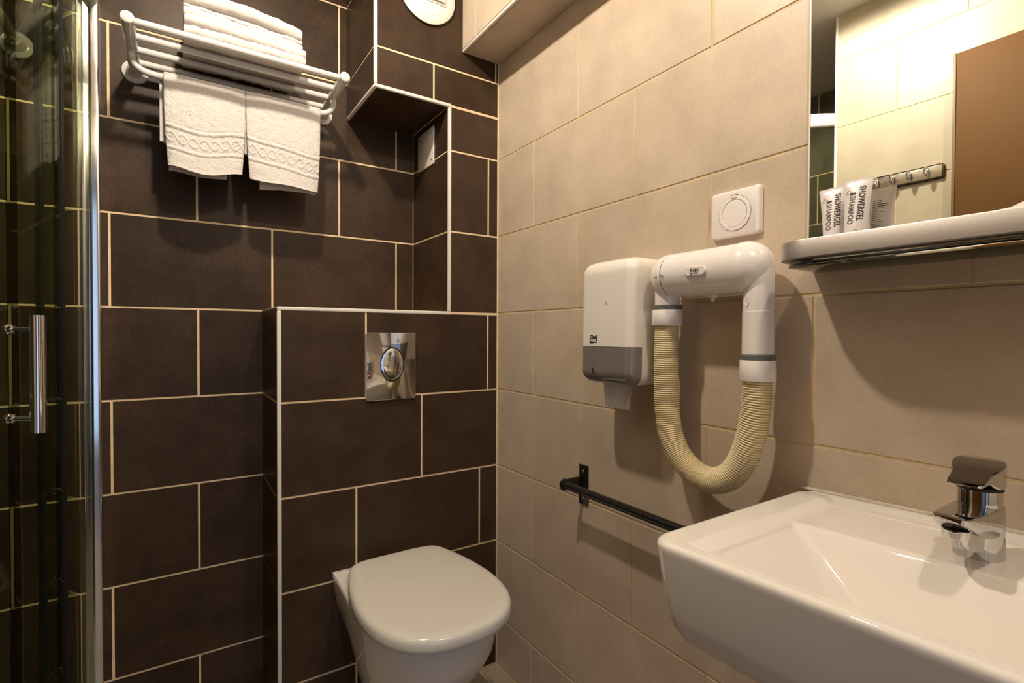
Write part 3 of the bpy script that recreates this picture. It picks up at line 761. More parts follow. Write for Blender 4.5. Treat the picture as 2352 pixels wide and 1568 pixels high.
# ------------------------------------------------------------------ wall outlet
ol = thing('wall_outlet', (0, -0.859, 1.321), 'square white wall socket with round cover above the hair dryer', 'socket')
bm = NB(); rings = []
for x, s, r in ((0, 0.0, 0.006), (-0.006, 0.0, 0.006), (-0.0095, 0.0012, 0.006), (-0.0112, 0.0040, 0.006)):
    rings.append([Vector((x, -0.8590+a, 1.3210+b)) for a, b in rrect(0.0500-s, 0.0440-s, r, 5)])
loft(bm, rings); obj('faceplate', bm, WHITEP, ol, ang=30)
CYo, CZo = -0.8605, 1.3200
bm = NB(); lathe(bm, [(0.0332, 0), (0.0332, 0.0006)], (-0.0108, CYo, CZo), (-1, 0, 0), 48); obj('cover_gap', bm, BAND, ol)
bm = NB(); lathe(bm, [(0.0324, 0), (0.0324, 0.0014), (0.0318, 0.002), (0.0262, 0.0026), (0.0252, 0.0014), (0.001, 0.0012)], (-0.0108, CYo, CZo), (-1, 0, 0), 48); obj('hinged_cover', bm, WHITEP, ol, ang=25)
bm = NB(); lathe(bm, [(0.0258, 0.0016), (0.0249, 0.00165)], (-0.0108, CYo, CZo), (-1, 0, 0), 48); obj('disc_gap', bm, BAND, ol)
bm = NB(); lathe(bm, [(0.0249, 0.0), (0.0249, 0.0018), (0.0240, 0.0019), (0.012, 0.0024), (0.001, 0.0025)], (-0.0108, CYo, CZo), (-1, 0, 0), 48); obj('centre_disc', bm, WHITEP, ol, ang=25)
bm = NB(); box(bm, -0.0145, -0.0108, CYo-0.0060, CYo+0.0060, CZo+0.0280, CZo+0.0332, 0.0008); obj('finger_notch', bm, WHITEP, ol)
bm = NB(); box(bm, -0.0142, -0.0108, CYo-0.0068, CYo+0.0066, CZo+0.0330, CZo+0.0342, 0.0002); obj('notch_gap', bm, INK, ol)

# ------------------------------------------------------------------ black grab bar
gb = thing('towel_bar', (0, -0.433, 0.652), 'black wall-mounted towel bar below the paper dispenser, running behind the basin', 'towel bar')
for yb in (-0.433, -0.905):
    bm = NB(); box(bm, -0.0045, 0, yb-0.0165, yb+0.0165, 0.650, 0.753, 0.0008); pl = obj('mounting_plate', bm, BLACK, gb)
    for z in (0.737, 0.667):
        bm = NB(); lathe(bm, [(0.0042, 0), (0.0042, 0.001), (0.0028, 0.0022), (0.0012, 0.0018)], (-0.0045, yb, z), (-1, 0, 0), 14); obj('screw', bm, STEEL, pl)
    sgn = 1 if yb > -0.6 else -1
    bm = NB(); rings = []
    for x in (0.0, -0.02, -0.04, -0.06): pass
    pts = [(-0.004, 0.723), (-0.045, 0.724), (-0.060, 0.7215), (-0.0705, 0.711), (-0.0690, 0.700), (-0.060, 0.696), (-0.045, 0.697), (-0.004, 0.698)]
    loft(bm, [[Vector((x, yb+sgn*0.004+yy, z)) for x, z in pts] for yy in (-0.003, 0.003)]); obj('arm', bm, BLACK, gb)
bm = NB(); tube(bm, [(-0.060, -0.424, 0.709), (-0.060, -0.914, 0.709)], 0.0102, 20); rail_ = obj('bar', bm, BLACK, gb)
bm = NB(); lathe(bm, [(0.0145, 0), (0.0150, 0.001), (0.0150, 0.006), (0.0142, 0.007)], (-0.060, -0.4285, 0.709), (0, 1, 0), 24); obj('end_cap', bm, BLACK, gb)

# ------------------------------------------------------------------ mirror and shelf
mr = thing('wall_mirror', (0, -1.27, 1.24), 'frameless wall mirror above the grey shelf', 'mirror')
bm = NB(); box(bm, -0.005, 0, -1.56, -0.9915, 1.222, 1.955, 0.0012, 1); obj('mirror_pane', bm, MIRROR, mr, flat=True)
bm = NB(); box(bm, -0.0052, -0.0001, -0.9916, -0.9900, 1.222, 1.955); obj('glass_edge', bm, pmat('mirror_edge', (0.75, 0.74, 0.66), 0.3, vary=0.02), mr)
sh = thing('mirror_shelf', (0, -1.27, 1.20), 'long grey shelf with rounded end below the mirror', 'shelf')
def shelf_ring(z, off, xf=-0.131, yl=-0.9945, yr=-1.56, r=0.052):
    xf += off; yl -= off; rr = r-off; P = [(-0.0, yl)]
    for j in range(13):
        a = PI/2*j/12; P.append((xf+rr-rr*math.sin(a), yl-rr+rr*math.cos(a)))
    P.append((xf, yr)); P.append((0.0, yr)); return [Vector((x, y, z)) for x, y in P]
bm = NB()
loft(bm, [shelf_ring(1.2045, 0.002), shelf_ring(1.2052, 0.0), shelf_ring(1.2295, 0.0), shelf_ring(1.2310, 0.0008), shelf_ring(1.2312, 0.003), shelf_ring(1.2305, 0.005), shelf_ring(1.2185, 0.0058)])
obj('shelf_tray', bm, SATIN, sh, ang=40)
bm = NB(); loft(bm, [shelf_ring(1.1950, 0.012), shelf_ring(1.1958, 0.010), shelf_ring(1.1985, 0.010), shelf_ring(1.1990, 0.012)]); obj('glass_underplate', bm, GLASS2, sh)
bm = NB(); tube(bm, [(-0.115, -1.055, 1.2018), (-0.115, -1.55, 1.2018)], 0.0028, 10); tube(bm, [(-0.095, -1.035, 1.2018), (-0.095, -1.55, 1.2018)], 0.0028, 10)
box(bm, -0.09, -0.012, -1.55, -1.03, 1.1995, 1.2045, 0.001)
obj('under_rail', bm, CHROME, sh)
bm = NB(); lathe(bm, [(0.006, 0), (0.006, -0.006), (0.004, -0.008)], (-0.078, -1.022, 1.2045), (0, 0, 1), 16); obj('fixing_screw', bm, CHROME, sh)
bm = NB(); box(bm, -0.1215, -0.1195, -1.55, -1.048, 1.1925, 1.1965, 0.0005); obj('front_lip', bm, CHROME, sh)

# ------------------------------------------------------------------ toiletry tubes
def cosmetic(loc, rot, lean, label, hgt=0.108):
    tb = thing('shower_gel_tube', loc, label, 'toiletry tube', 'shower gel tubes on the shelf')
    lx, ly, lz = loc; bm = NB(); rings = []
    for i in range(25):
        q = i/24; z = 0.012+(hgt-0.012)*q
        hw = 0.0148+(0.0200-0.0148)*q**1.6; th = 0.0135*(1-q**1.8)+0.0006
        if q > 0.93: th = 0.0007; hw += 0.0004
        rings.append([Vector((lx+th*math.cos(2*PI*j/36), ly+hw*math.sin(2*PI*j/36), lz+z)) for j in range(36)])
    loft(bm, rings); b = obj('tube_body', bm, TUBEM, tb)
    bm = NB(); lathe(bm, [(0.0125, 0), (0.013, 0.001), (0.0128, 0.0118), (0.011, 0.013)], (lx, ly, lz), (0, 0, 1), 28); obj('cap', bm, TUBEM, tb)
    def surf(z):
        q = (z-0.012)/(hgt-0.012); return 0.0135*(1-q**1.8)+0.0006
    # lettering reading downwards, bent onto the body
    def letters(txt, size, y0, ztop, m, bold):
        o = text_mesh('lettering', txt, size, basis((lx, ly+y0, lz+ztop), (0, 0, -1), (0, -1, 0)), m, tb, bold=bold, xs=0.76, space=1.12)
        b_ = bmesh.new(); b_.from_mesh(o.data); bmesh.ops.triangulate(b_, faces=b_.faces); bmesh.ops.subdivide_edges(b_, edges=[e_ for e_ in b_.edges if e_.calc_length() > 0.0015], cuts=3, use_grid_fill=False); b_.to_mesh(o.data); b_.free()
        for v in o.data.vertices:
            z = v.co.z; y = v.co.y
            q = max(0, min(1, (z-0.012)/(hgt-0.012))); hw = 0.0148+(0.0200-0.0148)*q**1.6; th = 0.0135*(1-q**1.8)+0.0006
            s = math.sqrt(max(0.05, 1-(y/hw)**2)); v.co.x = -th*s-0.0004
        return o
    letters('SHOWERGEL', 0.0108, -0.0045, hgt-0.012, INK, 0.00018)
    letters('&', 0.0108, 0.0072, hgt-0.0200, INK, 0.0003)
    letters('SHAMPOO', 0.0108, 0.0072, hgt-0.0262, INKG, 0.00018)
    for (yy, zz, r) in ((-0.004, 0.0235, 0.0032), (-0.0075, 0.0190, 0.0026), (-0.002, 0.0165, 0.0028), (0.0105, hgt-0.0190, 0.0026), (0.0115, hgt-0.0225, 0.0018)):
        q = (zz-0.012)/(hgt-0.012); hw = 0.0148+(0.0200-0.0148)*q**1.6; th = 0.0135*(1-q**1.8)+0.0006
        ring = []
        for i in range(15):
            y_ = yy+r*math.cos(2*PI*i/14); z_ = zz+r*math.sin(2*PI*i/14); ring.append((lx-th*math.sqrt(max(0.05, 1-(y_/hw)**2))-0.0002, ly+y_, lz+z_))
        bm = NB(); tube(bm, ring, 0.00025, 5); obj('bubble_print', bm, INKL, tb)
    # small print on the back
    bm = NB()
    for i in range(22):
        zz = hgt-0.020-0.0030*i
        if zz < 0.024: break
        q = (zz-0.012)/(hgt-0.012); hw = 0.0148+(0.0200-0.0148)*q**1.6; th = 0.0135*(1-q**1.8)+0.0006
        w_ = 0.011 if i in (2, 3) else 0.0055+0.0035*random.random()
        ring = []
        for j in range(7):
            y_ = 0.010-2*w_*j/6*0.9; y_ = max(-0.013, min(0.013, y_)); ring.append((lx+th*math.sqrt(max(0.05, 1-(y_/hw)**2))+0.0002, ly+y_, lz+zz))
        tube(bm, ring, 0.0005 if i in (2, 3) else 0.0003, 4)
    obj('back_print', bm, INK, tb)
    tb.rotation_euler = (lean, rot[1], rot[0])
    return tb
cosmetic((-0.034, -1.0455, 1.2190), (0.06, 0.04), -0.045, 'white shower gel tube nearest the mirror edge, partly behind the other', 0.103)
cosmetic((-0.050, -1.0800, 1.2190), (0.05, 0.05), 0.02, 'white shower gel tube in front, its back seen in the mirror', 0.104)
# white crumpled cloth further along the shelf
bm = NB(); V = []
for j in range(17):
    row = []
    for i in range(25):
        u = i/24; v = j/16; y = -1.185-0.17*u; x = -0.035-0.075*v
        hh = (math.sin(u*PI)**0.5)*(math.sin(v*PI)**0.5)
        z = 1.2195+hh*(0.012+0.020*min(1, u*1.6)+0.008*noise.noise(Vector((u*6, v*4, 1.5)))); row.append(bm.verts.new((x, y, z)))
    V.append(row)
for a, b in zip(V, V[1:]):
    for i in range(24): bm.faces.new((a[i], a[i+1], b[i+1], b[i]))
bot_ = [v for v in bm.verts]
cl = obj('face_cloth', bm, TERRY, None, origin=(-0.07, -1.27, 1.219), ang=80)
tag(cl, 'white crumpled cloth lying on the grey mirror shelf', 'cloth')

# ------------------------------------------------------------------ hook rail on the left wall (seen in the mirror)
hk = thing('hook_rail', (LX, -0.66, 1.64), 'dark metal wall hook rail with five hooks, seen in the mirror', 'hook rail')
bm = NB(); rings = []
for x, s in ((0, 0), (0.008, 0), (0.010, 0.002)):
    rings.append([Vector((LX+x, -0.658+a, 1.6415+b)) for a, b in rrect(0.142-s, 0.0250-s, 0.008, 6)])
loft(bm, rings); obj('rail_plate', bm, pmat('dark_nickel', (0.10, 0.095, 0.08), 0.25, 1.0, vary=0.1), hk)
bm = NB(); box(bm, LX+0.0095, LX+0.0125, -0.794, -0.522, 1.622, 1.661, 0.001); obj('rail_face', bm, STEEL, hk)
for i in range(5):
    yh = -0.560-0.0495*i
    bm = NB(); tube(bm, catmull([(LX+0.012, yh, 1.652), (LX+0.020, yh, 1.650), (LX+0.024, yh, 1.634), (LX+0.029, yh, 1.627), (LX+0.035, yh, 1.634), (LX+0.035, yh, 1.642)], 5), 0.0034, 10, dome=1)
    bmesh.ops.create_uvsphere(bm, u_segments=18, v_segments=12, radius=0.0088, matrix=Matrix.Translation((LX+0.034, yh, 1.646)) @ Matrix.Diagonal((0.45, 0.9, 1.45, 1)))
    obj('hook', bm, CHROME, hk)

# ------------------------------------------------------------------ towel rack
RX0, RX1, RY, RZ = -0.9755, -0.4905, 0.017, 1.804
rk = thing('towel_rack', ((RX0+RX1)/2, D, 1.79), 'white tubular towel rack with four bars on the dark tiled wall', 'towel rack')
for X in (RX0, RX1):
    bm = NB(); tube(bm, [(X, RY, RZ+0.001), (X, 0.10, RZ), (X, 0.20, RZ-0.003), (X, 0.255, RZ-0.008)], 0.0135, 20, dome=0.25); obj('side_arm', bm, WHITER, rk)
    bm = NB(); lathe(bm, [(0.0300, 0), (0.0302, 0.004), (0.0285, 0.0065), (0.0190, 0.0090), (0.0175, 0.018), (0.0130, 0.028), (0.0120, 0.040)], (X, D, 1.792), (0, -1, 0), 32); fl = obj('wall_flange', bm, WHITER, rk)
    bm = NB(); lathe(bm, [(0.0028, 0), (0.0028, 0.0008)], (X-0.004, D-0.0066, 1.7685), (0, -1, 0), 12); obj('screw', bm, INK, fl)
for yb, zz in ((0.030, RZ), (0.100, RZ-0.001), (0.165, RZ-0.003), (0.232, RZ-0.006)):
    bm = NB(); tube(bm, [(RX0, yb, zz), (RX1, yb, zz)], 0.0088, 18); obj('shelf_bar', bm, WHITER, rk)
RLY, RLZ = 0.155, 1.744
up_ = [(RX0, 0.150, RZ-0.004), (RX0-0.001, 0.150, RZ-0.022), (RX0+0.002, 0.151, RZ-0.037), (RX0+0.012, 0.153, RZ-0.050), (RX0+0.028, RLY, RLZ+0.003), (RX0+0.050, RLY, RLZ)]
up2 = [(RX1-(p[0]-RX0), p[1], p[2]) for p in reversed(up_)]
bm = NB(); tube(bm, catmull(up_, 6)+catmull(up2, 6), 0.0085, 18); obj('hanging_rail', bm, WHITER, rk)

# ------------------------------------------------------------------ hanging hand towels
def braid(u, v, W, Hh):
    """relief height in metres of the woven border; v metres from the bottom"""
    h = 0.0
    for c in (0.108, 0.052): h += 0.0026*math.exp(-((v-c)/0.0042)**2)
    for c in (0.1155, 0.1005, 0.0595, 0.0455): h -= 0.0014*math.exp(-((v-c)/0.0015)**2)
    if 0.056 < v < 0.104:
        h -= 0.0006
        x = u*W; per = 0.050
        for ph in (0, PI):
            th = 2*PI*x/per+ph; yc = 0.080+0.0120*math.sin(th); d = abs(v-yc)*math.cos(math.atan(0.0120*2*PI/per*math.cos(th)))
            under = math.cos(th) > 0
            k = 1.0 if not under else min(1.0, max(0.0, (abs(math.sin(th))-0.25)/0.3))
            h += 0.0021*k*math.exp(-(d/0.0026)**2)-0.0008*k*math.exp(-((d-0.0045)/0.0012)**2)
    return h
def hand_towel(x0, x1, zbl, zbr, label, seed, back_dx, tail):
    W = x1-x0; tw = thing('hand_towel', ((x0+x1)/2, RLY, RLZ), label, 'towel', 'hand towels hanging on the rack rail')
    zt = RLZ+0.0115; nf, nb, nz = 130, 26, 150; bm = NB(); rings = []
    def zbot(u): return zbl+(zbr-zbl)*u-0.010*math.sin(u*PI)*1.0+0.004*math.sin(u*7+seed)
    for j in range(nz+1):
        q = j/nz; ring = []
        for i in range(nf+1):
            u = i/nf; zb = zbot(u); z = zb+(zt-zb)*q; vv = z-zb
            taper = 1-0.45*(1-q)**3*0
            bulge = (0.006+0.016*(1-q)**1.5)*math.sqrt(max(0, 1-(2*u-1)**2))
            top = max(0, (q-0.94)/0.06); y = RLY-0.0145-bulge+top*top*0.013
            xx = x0+W*u+(0.010 if False else 0)*u
            xx += (0.5-u)*0.016*(1-q)**2.5
            nn = noise.noise(Vector((xx*260, z*260, seed)))*0.0013+noise.noise(Vector((xx*60, z*60, seed+3)))*0.0012+noise.noise(Vector((xx*9, z*9, seed+5)))*0.004*(1-q)
            border = 0.0022*math.exp(-(vv/0.004)**2)
            dz_ = 0.010*math.sin(u*5+seed)*0.5*(1-q)
            y -= braid(u, vv+0.004*math.sin(u*4.5+seed)+0.006*u, W, 0.25)*1.0+nn+border*(0.6+0.4*math.sin(u*W*1100))
            ring.append(Vector((xx, y, z)))
        for i in range(1, nb):
            u = 1-i/nb; zb = zbot(u)+0.012*math.sin(u*PI); z = zb+(zt-zb)*q
            y = RLY-0.0095+0.008*math.sin(u*PI)*(1-q)
            ring.append(Vector((x0+W*u+(0.5-u)*0.016*(1-q)**2.5, y, z)))
        rings.append(ring)
    loft(bm, rings, cap0=False, cap1=True)
    # hollow bottom: inner lining so that the fold reads as an opening
    inner = []
    for q in (0.0, 0.02, 0.06, 0.12):
        ring = []
        src = rings[int(q*nz)]
        c = sum(src, Vector())/len(src)
        for p in src:
            d = Vector((c.x-p.x, (RLY-0.012)-p.y, 0)); d.x = max(-0.004, min(0.004, d.x)); d.y = max(-0.0045, min(0.0045, d.y))
            ring.append(p+d)
        inner.append(ring)
    loft(bm, inner, cap0=False, cap1=True)
    Rv = None
    o = obj('front_fold', bm, TERRY, tw, ang=80)
    # inner layers seen from below
    def sheet(name, xa, xb, y, za, zb_, zt_, th, amp, ph):
        bm = NB(); rings = []
        for j in range(15):
            q = j/14; ring = []
            for i in range(41):
                u = i/40; zlow = za+(zb_-za)*u+0.003*math.sin(u*6+ph); z = zlow+(zt_-zlow)*q
                ring.append(Vector((xa+(xb-xa)*u, y-amp*math.sin(u*PI)*(1-q)-th+0.0008*noise.noise(Vector((u*30, z*150, ph))), z)))
            for i in range(40, -1, -1):
                u = i/40; zlow = za+(zb_-za)*u+0.003*math.sin(u*6+ph); z = zlow+(zt_-zlow)*q
                ring.append(Vector((xa+(xb-xa)*u, y-amp*math.sin(u*PI)*(1-q)+th, z)))
            rings.append(ring)
        loft(bm, rings); return obj(name, bm, TERRY, tw, ang=80)
    a, b, za, zb_ = tail
    sheet('inner_fold', a, b, RLY-0.003, za, zb_, zt-0.012, 0.0040, 0.006, seed)
    sheet('inner_fold', x0+0.012, x1-0.012, RLY-0.013, zbl-0.001, zbr+0.004, zbl+0.06, 0.0036, 0.012, seed+1)
    # the leg over the back of the rail
    bm = NB(); rings = []
    for j in range(41):
        q = j/40; ring = []; zb = zbl+0.070
        for i in range(41):
            u = i/40; z = zb+(zt-zb)*q; top = max(0, (q-0.93)/0.07)
            ring.append(Vector((x0-back_dx+W*u, RLY+0.008-top*0.003+0.0006*noise.noise(Vector((u*40, z*200, seed))), z)))
        for i in range(40, -1, -1):
            u = i/40; z = zb+(zt-zb)*q; top = max(0, (q-0.93)/0.07); en = min(1, min(u, 1-u)*14)**0.5
            ring.append(Vector((x0-back_dx+W*u, RLY+0.010+(0.014-top*0.012)*en*(1-0.0*q)+0.003*math.sin(z*40), z)))
        rings.append(ring)
    loft(bm, rings); obj('back_fold', bm, TERRY, tw, ang=80)
    bm = NB(); rings = []
    for k in range(13):
        a_ = PI*k/12; y = RLY+0.002-0.0165*math.cos(a_); z = zt-0.004+0.0045*math.sin(a_)
        rings.append([Vector((xx, y, z-0.004+dz)) for xx, dz in ((x0, 0), (x0+0.001, 0.0045), (x0+W*0.25, 0.0052+0.0008*math.sin(k)), (x0+W*0.5, 0.005), (x0+W*0.75, 0.0052), (x1-0.001, 0.0045), (x1, 0), (x0+W*0.5, -0.003))])
    loft(bm, rings); obj('top_fold', bm, TERRY, tw, ang=80)
    return tw
hand_towel(-0.9100, -0.7255, 1.5135, 1.5185, 'white hand towel with braided border, left of the two on the rack rail', 1.3, 0.009, (-0.900, -0.770, 1.506, 1.504))
hand_towel(-0.7240, -0.5290, 1.5185, 1.5080, 'white hand towel with braided border, right of the two on the rack rail', 4.1, 0.004, (-0.690, -0.540, 1.497, 1.502))

# ------------------------------------------------------------------ folded bath towels on the rack
def fold_layer(bm, x0, x1, yf, yb, z0_, z1_, seed, sag0=0.0, sag1=0.0, n=60, amp=0.0015, arch=0.0):
    rings = []
    for i in range(n+1):
        u = i/n; x = x0+(x1-x0)*u; e_ = min(1.0, min(u, 1-u)*16)**0.5
        h = (z1_-z0_)*(0.80+0.20*e_); zb = z0_+sag0*(1-u)+sag1*u+arch*math.sin(u*PI); ring = []
        zt = zb+h; zm = (zb+zt)/2; r = h/2
        pts = []
        for k in range(11):
            a = PI/2+PI*k/10; pts.append((yf+r*0.8+r*0.8*math.cos(a), zm+r*math.sin(a)))
        for k in range(1, 12): pts.append((yf+r+(yb-yf-r)*k/12, zb))
        pts += [(yb, zb+h*0.1), (yb, zt-h*0.1)]
        for k in range(12): pts.append((yb-(yb-yf-r)*k/12, zt))
        for y, z in pts:
            nn = noise.noise(Vector((x*50, y*50, z*50+seed)))*amp*1.5+noise.noise(Vector((x*240, y*240, z*240+seed)))*0.0012
            ring.append(Vector((x, y-nn*(1 if y < yf+r else 0.2), z+nn)))
        rings.append(ring)
    loft(bm, rings)
zb = 1.8135
bt = thing('bath_towel', (-0.73, 0.13, zb), 'white folded bath towel lying directly on the rack bars', 'towel', 'folded bath towels on the rack')
bm = NB(); fold_layer(bm, -0.868, -0.592, 0.030, 0.230, zb, zb+0.0240, 1); obj('lower_fold', bm, TERRY, bt, ang=80)
bm = NB(); fold_layer(bm, -0.866, -0.590, 0.034, 0.232, zb+0.0235, zb+0.0480, 2, 0.006, -0.003, arch=0.001); obj('upper_fold', bm, TERRY, bt, ang=80)
z2 = zb+0.058
bt = thing('bath_towel', (-0.73, 0.13, z2), 'white folded bath towel on top of the other in the rack stack', 'towel', 'folded bath towels on the rack')
bm = NB(); fold_layer(bm, -0.868, -0.594, 0.058, 0.234, z2, z2+0.021, 3, 0.002, -0.009, arch=0.001); obj('lower_fold', bm, TERRY, bt, ang=80)
bm = NB(); fold_layer(bm, -0.868, -0.594, 0.062, 0.234, z2+0.0205, z2+0.029, 5, 0.002, -0.009, arch=0.001); obj('middle_fold', bm, TERRY, bt, ang=80)
bm = NB(); fold_layer(bm, -0.868, -0.596, 0.052, 0.234, z2+0.0290, z2+0.060, 4, 0.003, -0.010, arch=0.010); obj('upper_fold', bm, TERRY, bt, ang=80)

# ------------------------------------------------------------------ extractor vent and access plate
VX, VZ = -0.2540, 2.1085
ve = thing('extractor_vent', (VX, 0, VZ), 'round white extractor vent high on the dark boxing', 'vent')
bm = NB(); lathe(bm, [(0.086, 0.004), (0.0895, 0.0055), (0.0895, 0.0085), (0.0870, 0.0105), (0.070, 0.0150), (0.0685, 0.0142), (0.067, 0.0155), (0.045, 0.0185), (0.001, 0.019)], (VX, 0, VZ), (0, -1, 0), 72)
obj('vent_disc', bm, WHITEP2, ve, ang=25)
bm = NB(); lathe(bm, [(0.080, 0), (0.080, 0.006)], (VX, 0, VZ), (0, -1, 0), 48); obj('vent_collar', bm, BAND, ve)
bm = NB(); box(bm, VX-0.012, VX+0.052, -0.0215, -0.016, VZ-0.030, VZ+0.030, 0.001); obj('louvre_frame', bm, WHITEP2, ve)
for i in range(4):
    bm = NB(); box(bm, VX-0.008, VX+0.048, -0.0235, -0.0205, VZ-0.026+0.0145*i, VZ-0.020+0.0145*i, 0.0006); obj('louvre', bm, [STEEL, WHITEP2][i % 2], ve)
ap = thing('access_plate', (-0.180, 0.168, 1.70), 'small white blanking plate inside the dark niche', 'cover plate')
bm = NB(); box(bm, -0.1845, -0.180, 0.1040, 0.2320, 1.6470, 1.7695, 0.0015, 2); pl = obj('plate', bm, WHITEP2, ap)
for y, z in ((0.215, 1.752), (0.121, 1.664)):
    bm = NB(); lathe(bm, [(0.003, 0), (0.003, 0.0006)], (-0.1845, y, z), (-1, 0, 0), 12); obj('screw', bm, INK, pl)

# ------------------------------------------------------------------ quadrant shower enclosure
ACX, ACY, AR = -1.619, 0.034, 0.55; GT = 1.945
def arc_pt(a, r=AR): return Vector((ACX+r*math.cos(a), ACY+r*math.sin(a), 0))
def glass_sheet(bm, path, th, z0_, z1_):
    P = [Vector(p) for p in path]; L_, R_ = [], []
    for i, p in enumerate(P):
        a = P[max(0, i-1)]; b = P[min(len(P)-1, i+1)]; t_ = (b-a).normalized(); n_ = Vector((t_.y, -t_.x, 0))
        L_.append(p+n_*th/2); R_.append(p-n_*th/2)
    loop = L_+R_[::-1]
    lo = [bm.verts.new((p.x, p.y, z0_)) for p in loop]; hi = [bm.verts.new((p.x, p.y, z1_)) for p in loop]; n = len(loop)
    for i in range(n): bm.faces.new((lo[i], lo[(i+1) % n], hi[(i+1) % n], hi[i]))
    m_ = len(P)
    for i in range(m_-1):
        bm.faces.new((lo[i], lo[i+1], lo[n-2-i], lo[n-1-i])); bm.faces.new((hi[i], hi[i+1], hi[n-2-i], hi[n-1-i]))
sw = thing('shower_enclosure', (-1.45, 0.0, 0.0), 'curved glass shower enclosure with chrome profile and bar handle at left', 'shower enclosure')
bm = NB(); box(bm, SHX, -1.619, -0.505, D, 0.001, 0.030)
rings = [[Vector((SHX, D, z))]+[Vector((-1.056, D, z)), Vector((-1.056, ACY, z))]+[arc_pt(-PI/2*i/24, AR+0.013)+Vector((0, 0, z)) for i in range(1, 25)]+[Vector((SHX, ACY-AR-0.012, z))] for z in (0.001, 0.030, 0.034)]
bm.free(); bm = NB(); loft(bm, rings); obj('shower_tray', bm, CERAMIC, sw)
fixpath = [(-1.069, D-0.002, 0), (-1.069, 0.20, 0), (-1.069, 0.12, 0)]+[arc_pt(-math.radians(i*1.5)) for i in range(0, 14)]
bm = NB(); glass_sheet(bm, fixpath, 0.006, 0.04, GT-0.02); obj('fixed_pane', bm, GLASS, sw, ang=30)
doorR = AR+0.012
dpath = [arc_pt(-math.radians(a), doorR) for a in [14.5+1.5*i for i in range(19)]]
bm = NB(); glass_sheet(bm, dpath, 0.006, 0.045, GT-0.03); dg = obj('sliding_door', bm, GLASS, sw, ang=30)
dpath2 = [arc_pt(-math.radians(a), doorR) for a in [43+1.5*i for i in range(20)]]
bm = NB(); glass_sheet(bm, dpath2, 0.006, 0.045, GT-0.03); obj('sliding_door', bm, GLASS, sw, ang=30)
def strip(name, a, r, w, th, m, z0_=0.04, z1_=GT-0.02, par=sw):
    bm = NB(); d = math.radians(w/AR*57.3/2)
    a = math.radians(a)
    glass_sheet(bm, [arc_pt(-a-d, r), arc_pt(-a, r), arc_pt(-a+d, r)], th, z0_, z1_); return obj(name, bm, m, par)
strip('door_seal', 14.3, doorR, 0.010, 0.009, BLACKR)
strip('pane_seal', 19.0, AR, 0.010, 0.009, BLACKR)
strip('clear_seal', 17.0, doorR+0.004, 0.008, 0.003, SEALC)
strip('clear_seal', 27.6, doorR, 0.010, 0.010, SEALC)
# chrome wall profile
bm = NB(); rings = []
prof_ = [(-1.0665, D-0.001), (-1.0665, 0.2408), (-1.0658, 0.2403), (-1.0620, 0.2405), (-1.0575, 0.2409), (-1.0530, 0.2414), (-1.0495, 0.2420), (-1.0483, 0.2430), (-1.0480, 0.2445), (-1.0480, D-0.001)]
loft(bm, [[Vector((x, y, z)) for x, y in prof_] for z in (0.03, GT)]); obj('wall_profile', bm, ALU, sw, ang=60)
# top rail following the glass
bm = NB(); path = [Vector((-1.066, D-0.03, GT))]+[Vector((-1.066, 0.15, GT))]+[arc_pt(-PI/2*i/30, AR+0.003)+Vector((0, 0, GT)) for i in range(31)]+[Vector((-1.86, ACY-AR-0.003, GT))]
T_, N_ = frames(path); rings = []
for p, t_ in zip(path, T_):
    n_ = Vector((t_.y, -t_.x, 0)); rings.append([p+n_*a+Vector((0, 0, b)) for a, b in rrect(0.015, 0.028, 0.012, 4)])
loft(bm, rings); obj('top_rail', bm, WHITER, sw)
bm = NB(); rings = []
for p, t_ in zip(path, T_):
    n_ = Vector((t_.y, -t_.x, 0)); rings.append([p+n_*a+Vector((0, 0, b-GT+0.045)) for a, b in rrect(0.014, 0.011, 0.004, 3)])
loft(bm, rings); obj('bottom_rail', bm, ALU, sw)
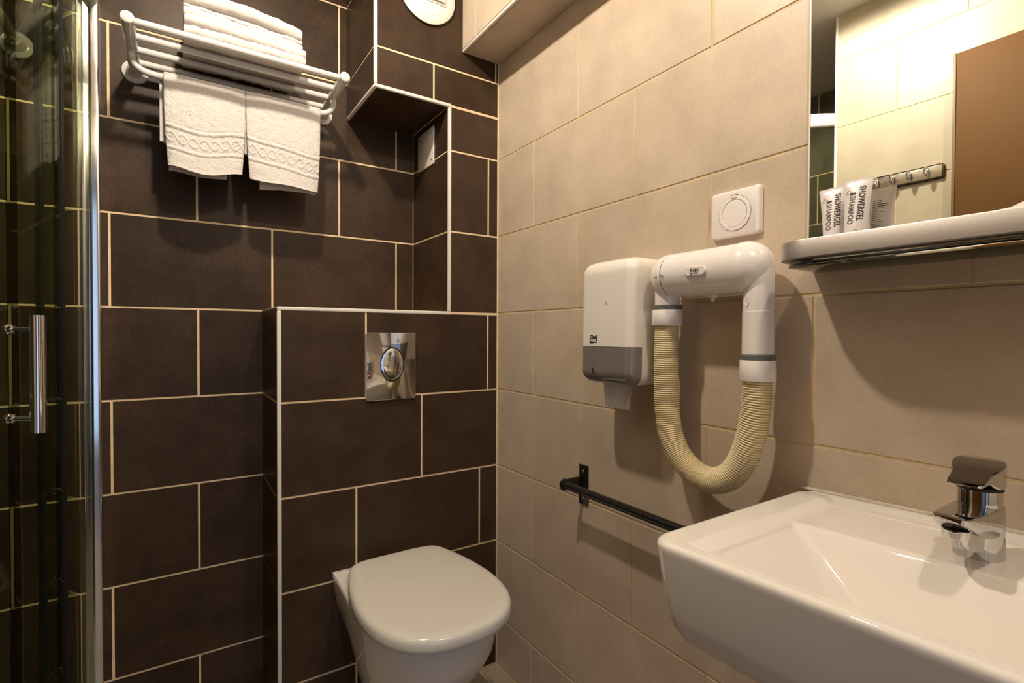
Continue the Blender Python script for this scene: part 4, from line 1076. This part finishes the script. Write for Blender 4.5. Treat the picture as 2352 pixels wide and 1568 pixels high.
# bar handle
hn = Vector((0.8746, -0.4848, 0)); hb = arc_pt(-math.radians(29.0), doorR+0.003)
bar_c = hb+hn*0.048
bm = NB(); tube(bm, [bar_c+Vector((0, 0, 0.921)), bar_c+Vector((0, 0, 1.121))], 0.0112, 40); hh = obj('bar_handle', bm, CHROME, sw, ang=50)
for z in (1.097, 0.945):
    bm = NB(); tube(bm, [hb+Vector((0, 0, z)), bar_c+Vector((0, 0, z))], 0.0045, 18)
    lathe(bm, [(0.0085, -0.001), (0.0090, 0.001), (0.0088, 0.003), (0.0062, 0.0045), (0.0060, 0.006), (0.0078, 0.007), (0.0078, 0.009), (0.0048, 0.010)], hb+Vector((0, 0, z)), hn, 48)
    obj('handle_stud', bm, CHROME, hh)
# white rail inside the shower
gr = thing('shower_grab_rail', (-1.208, D, 1.79), 'white tubular rail with round wall flange inside the shower', 'rail')
bm = NB(); lathe(bm, [(0.0310, 0), (0.0312, 0.004), (0.0290, 0.0065), (0.0200, 0.0085), (0.0190, 0.012), (0.0150, 0.020), (0.0125, 0.032)], (-1.208, D, 1.792), (0, -1, 0), 32); f_ = obj('wall_flange', bm, WHITER, gr)
bm = NB(); lathe(bm, [(0.0028, 0), (0.0028, 0.0008)], (-1.212, D-0.0066, 1.768), (0, -1, 0), 12); obj('screw', bm, INK, f_)
bm = NB(); lathe(bm, [(0.0310, 0), (0.0312, 0.004), (0.0290, 0.0065), (0.0200, 0.0085), (0.0190, 0.012), (0.0150, 0.020), (0.0125, 0.032)], (-1.62, D, 1.792), (0, -1, 0), 32); obj('wall_flange', bm, WHITER, gr)
bm = NB(); tube(bm, catmull([(-1.208, D-0.02, 1.793), (-1.210, 0.22, 1.800), (-1.216, 0.16, 1.806), (-1.235, 0.11, 1.808), (-1.28, 0.085, 1.808), (-1.45, 0.080, 1.808), (-1.56, 0.085, 1.808), (-1.60, 0.12, 1.806), (-1.62, 0.2, 1.798), (-1.62, D-0.02, 1.793)], 6), 0.0115, 18); obj('rail_tube', bm, WHITER, gr)
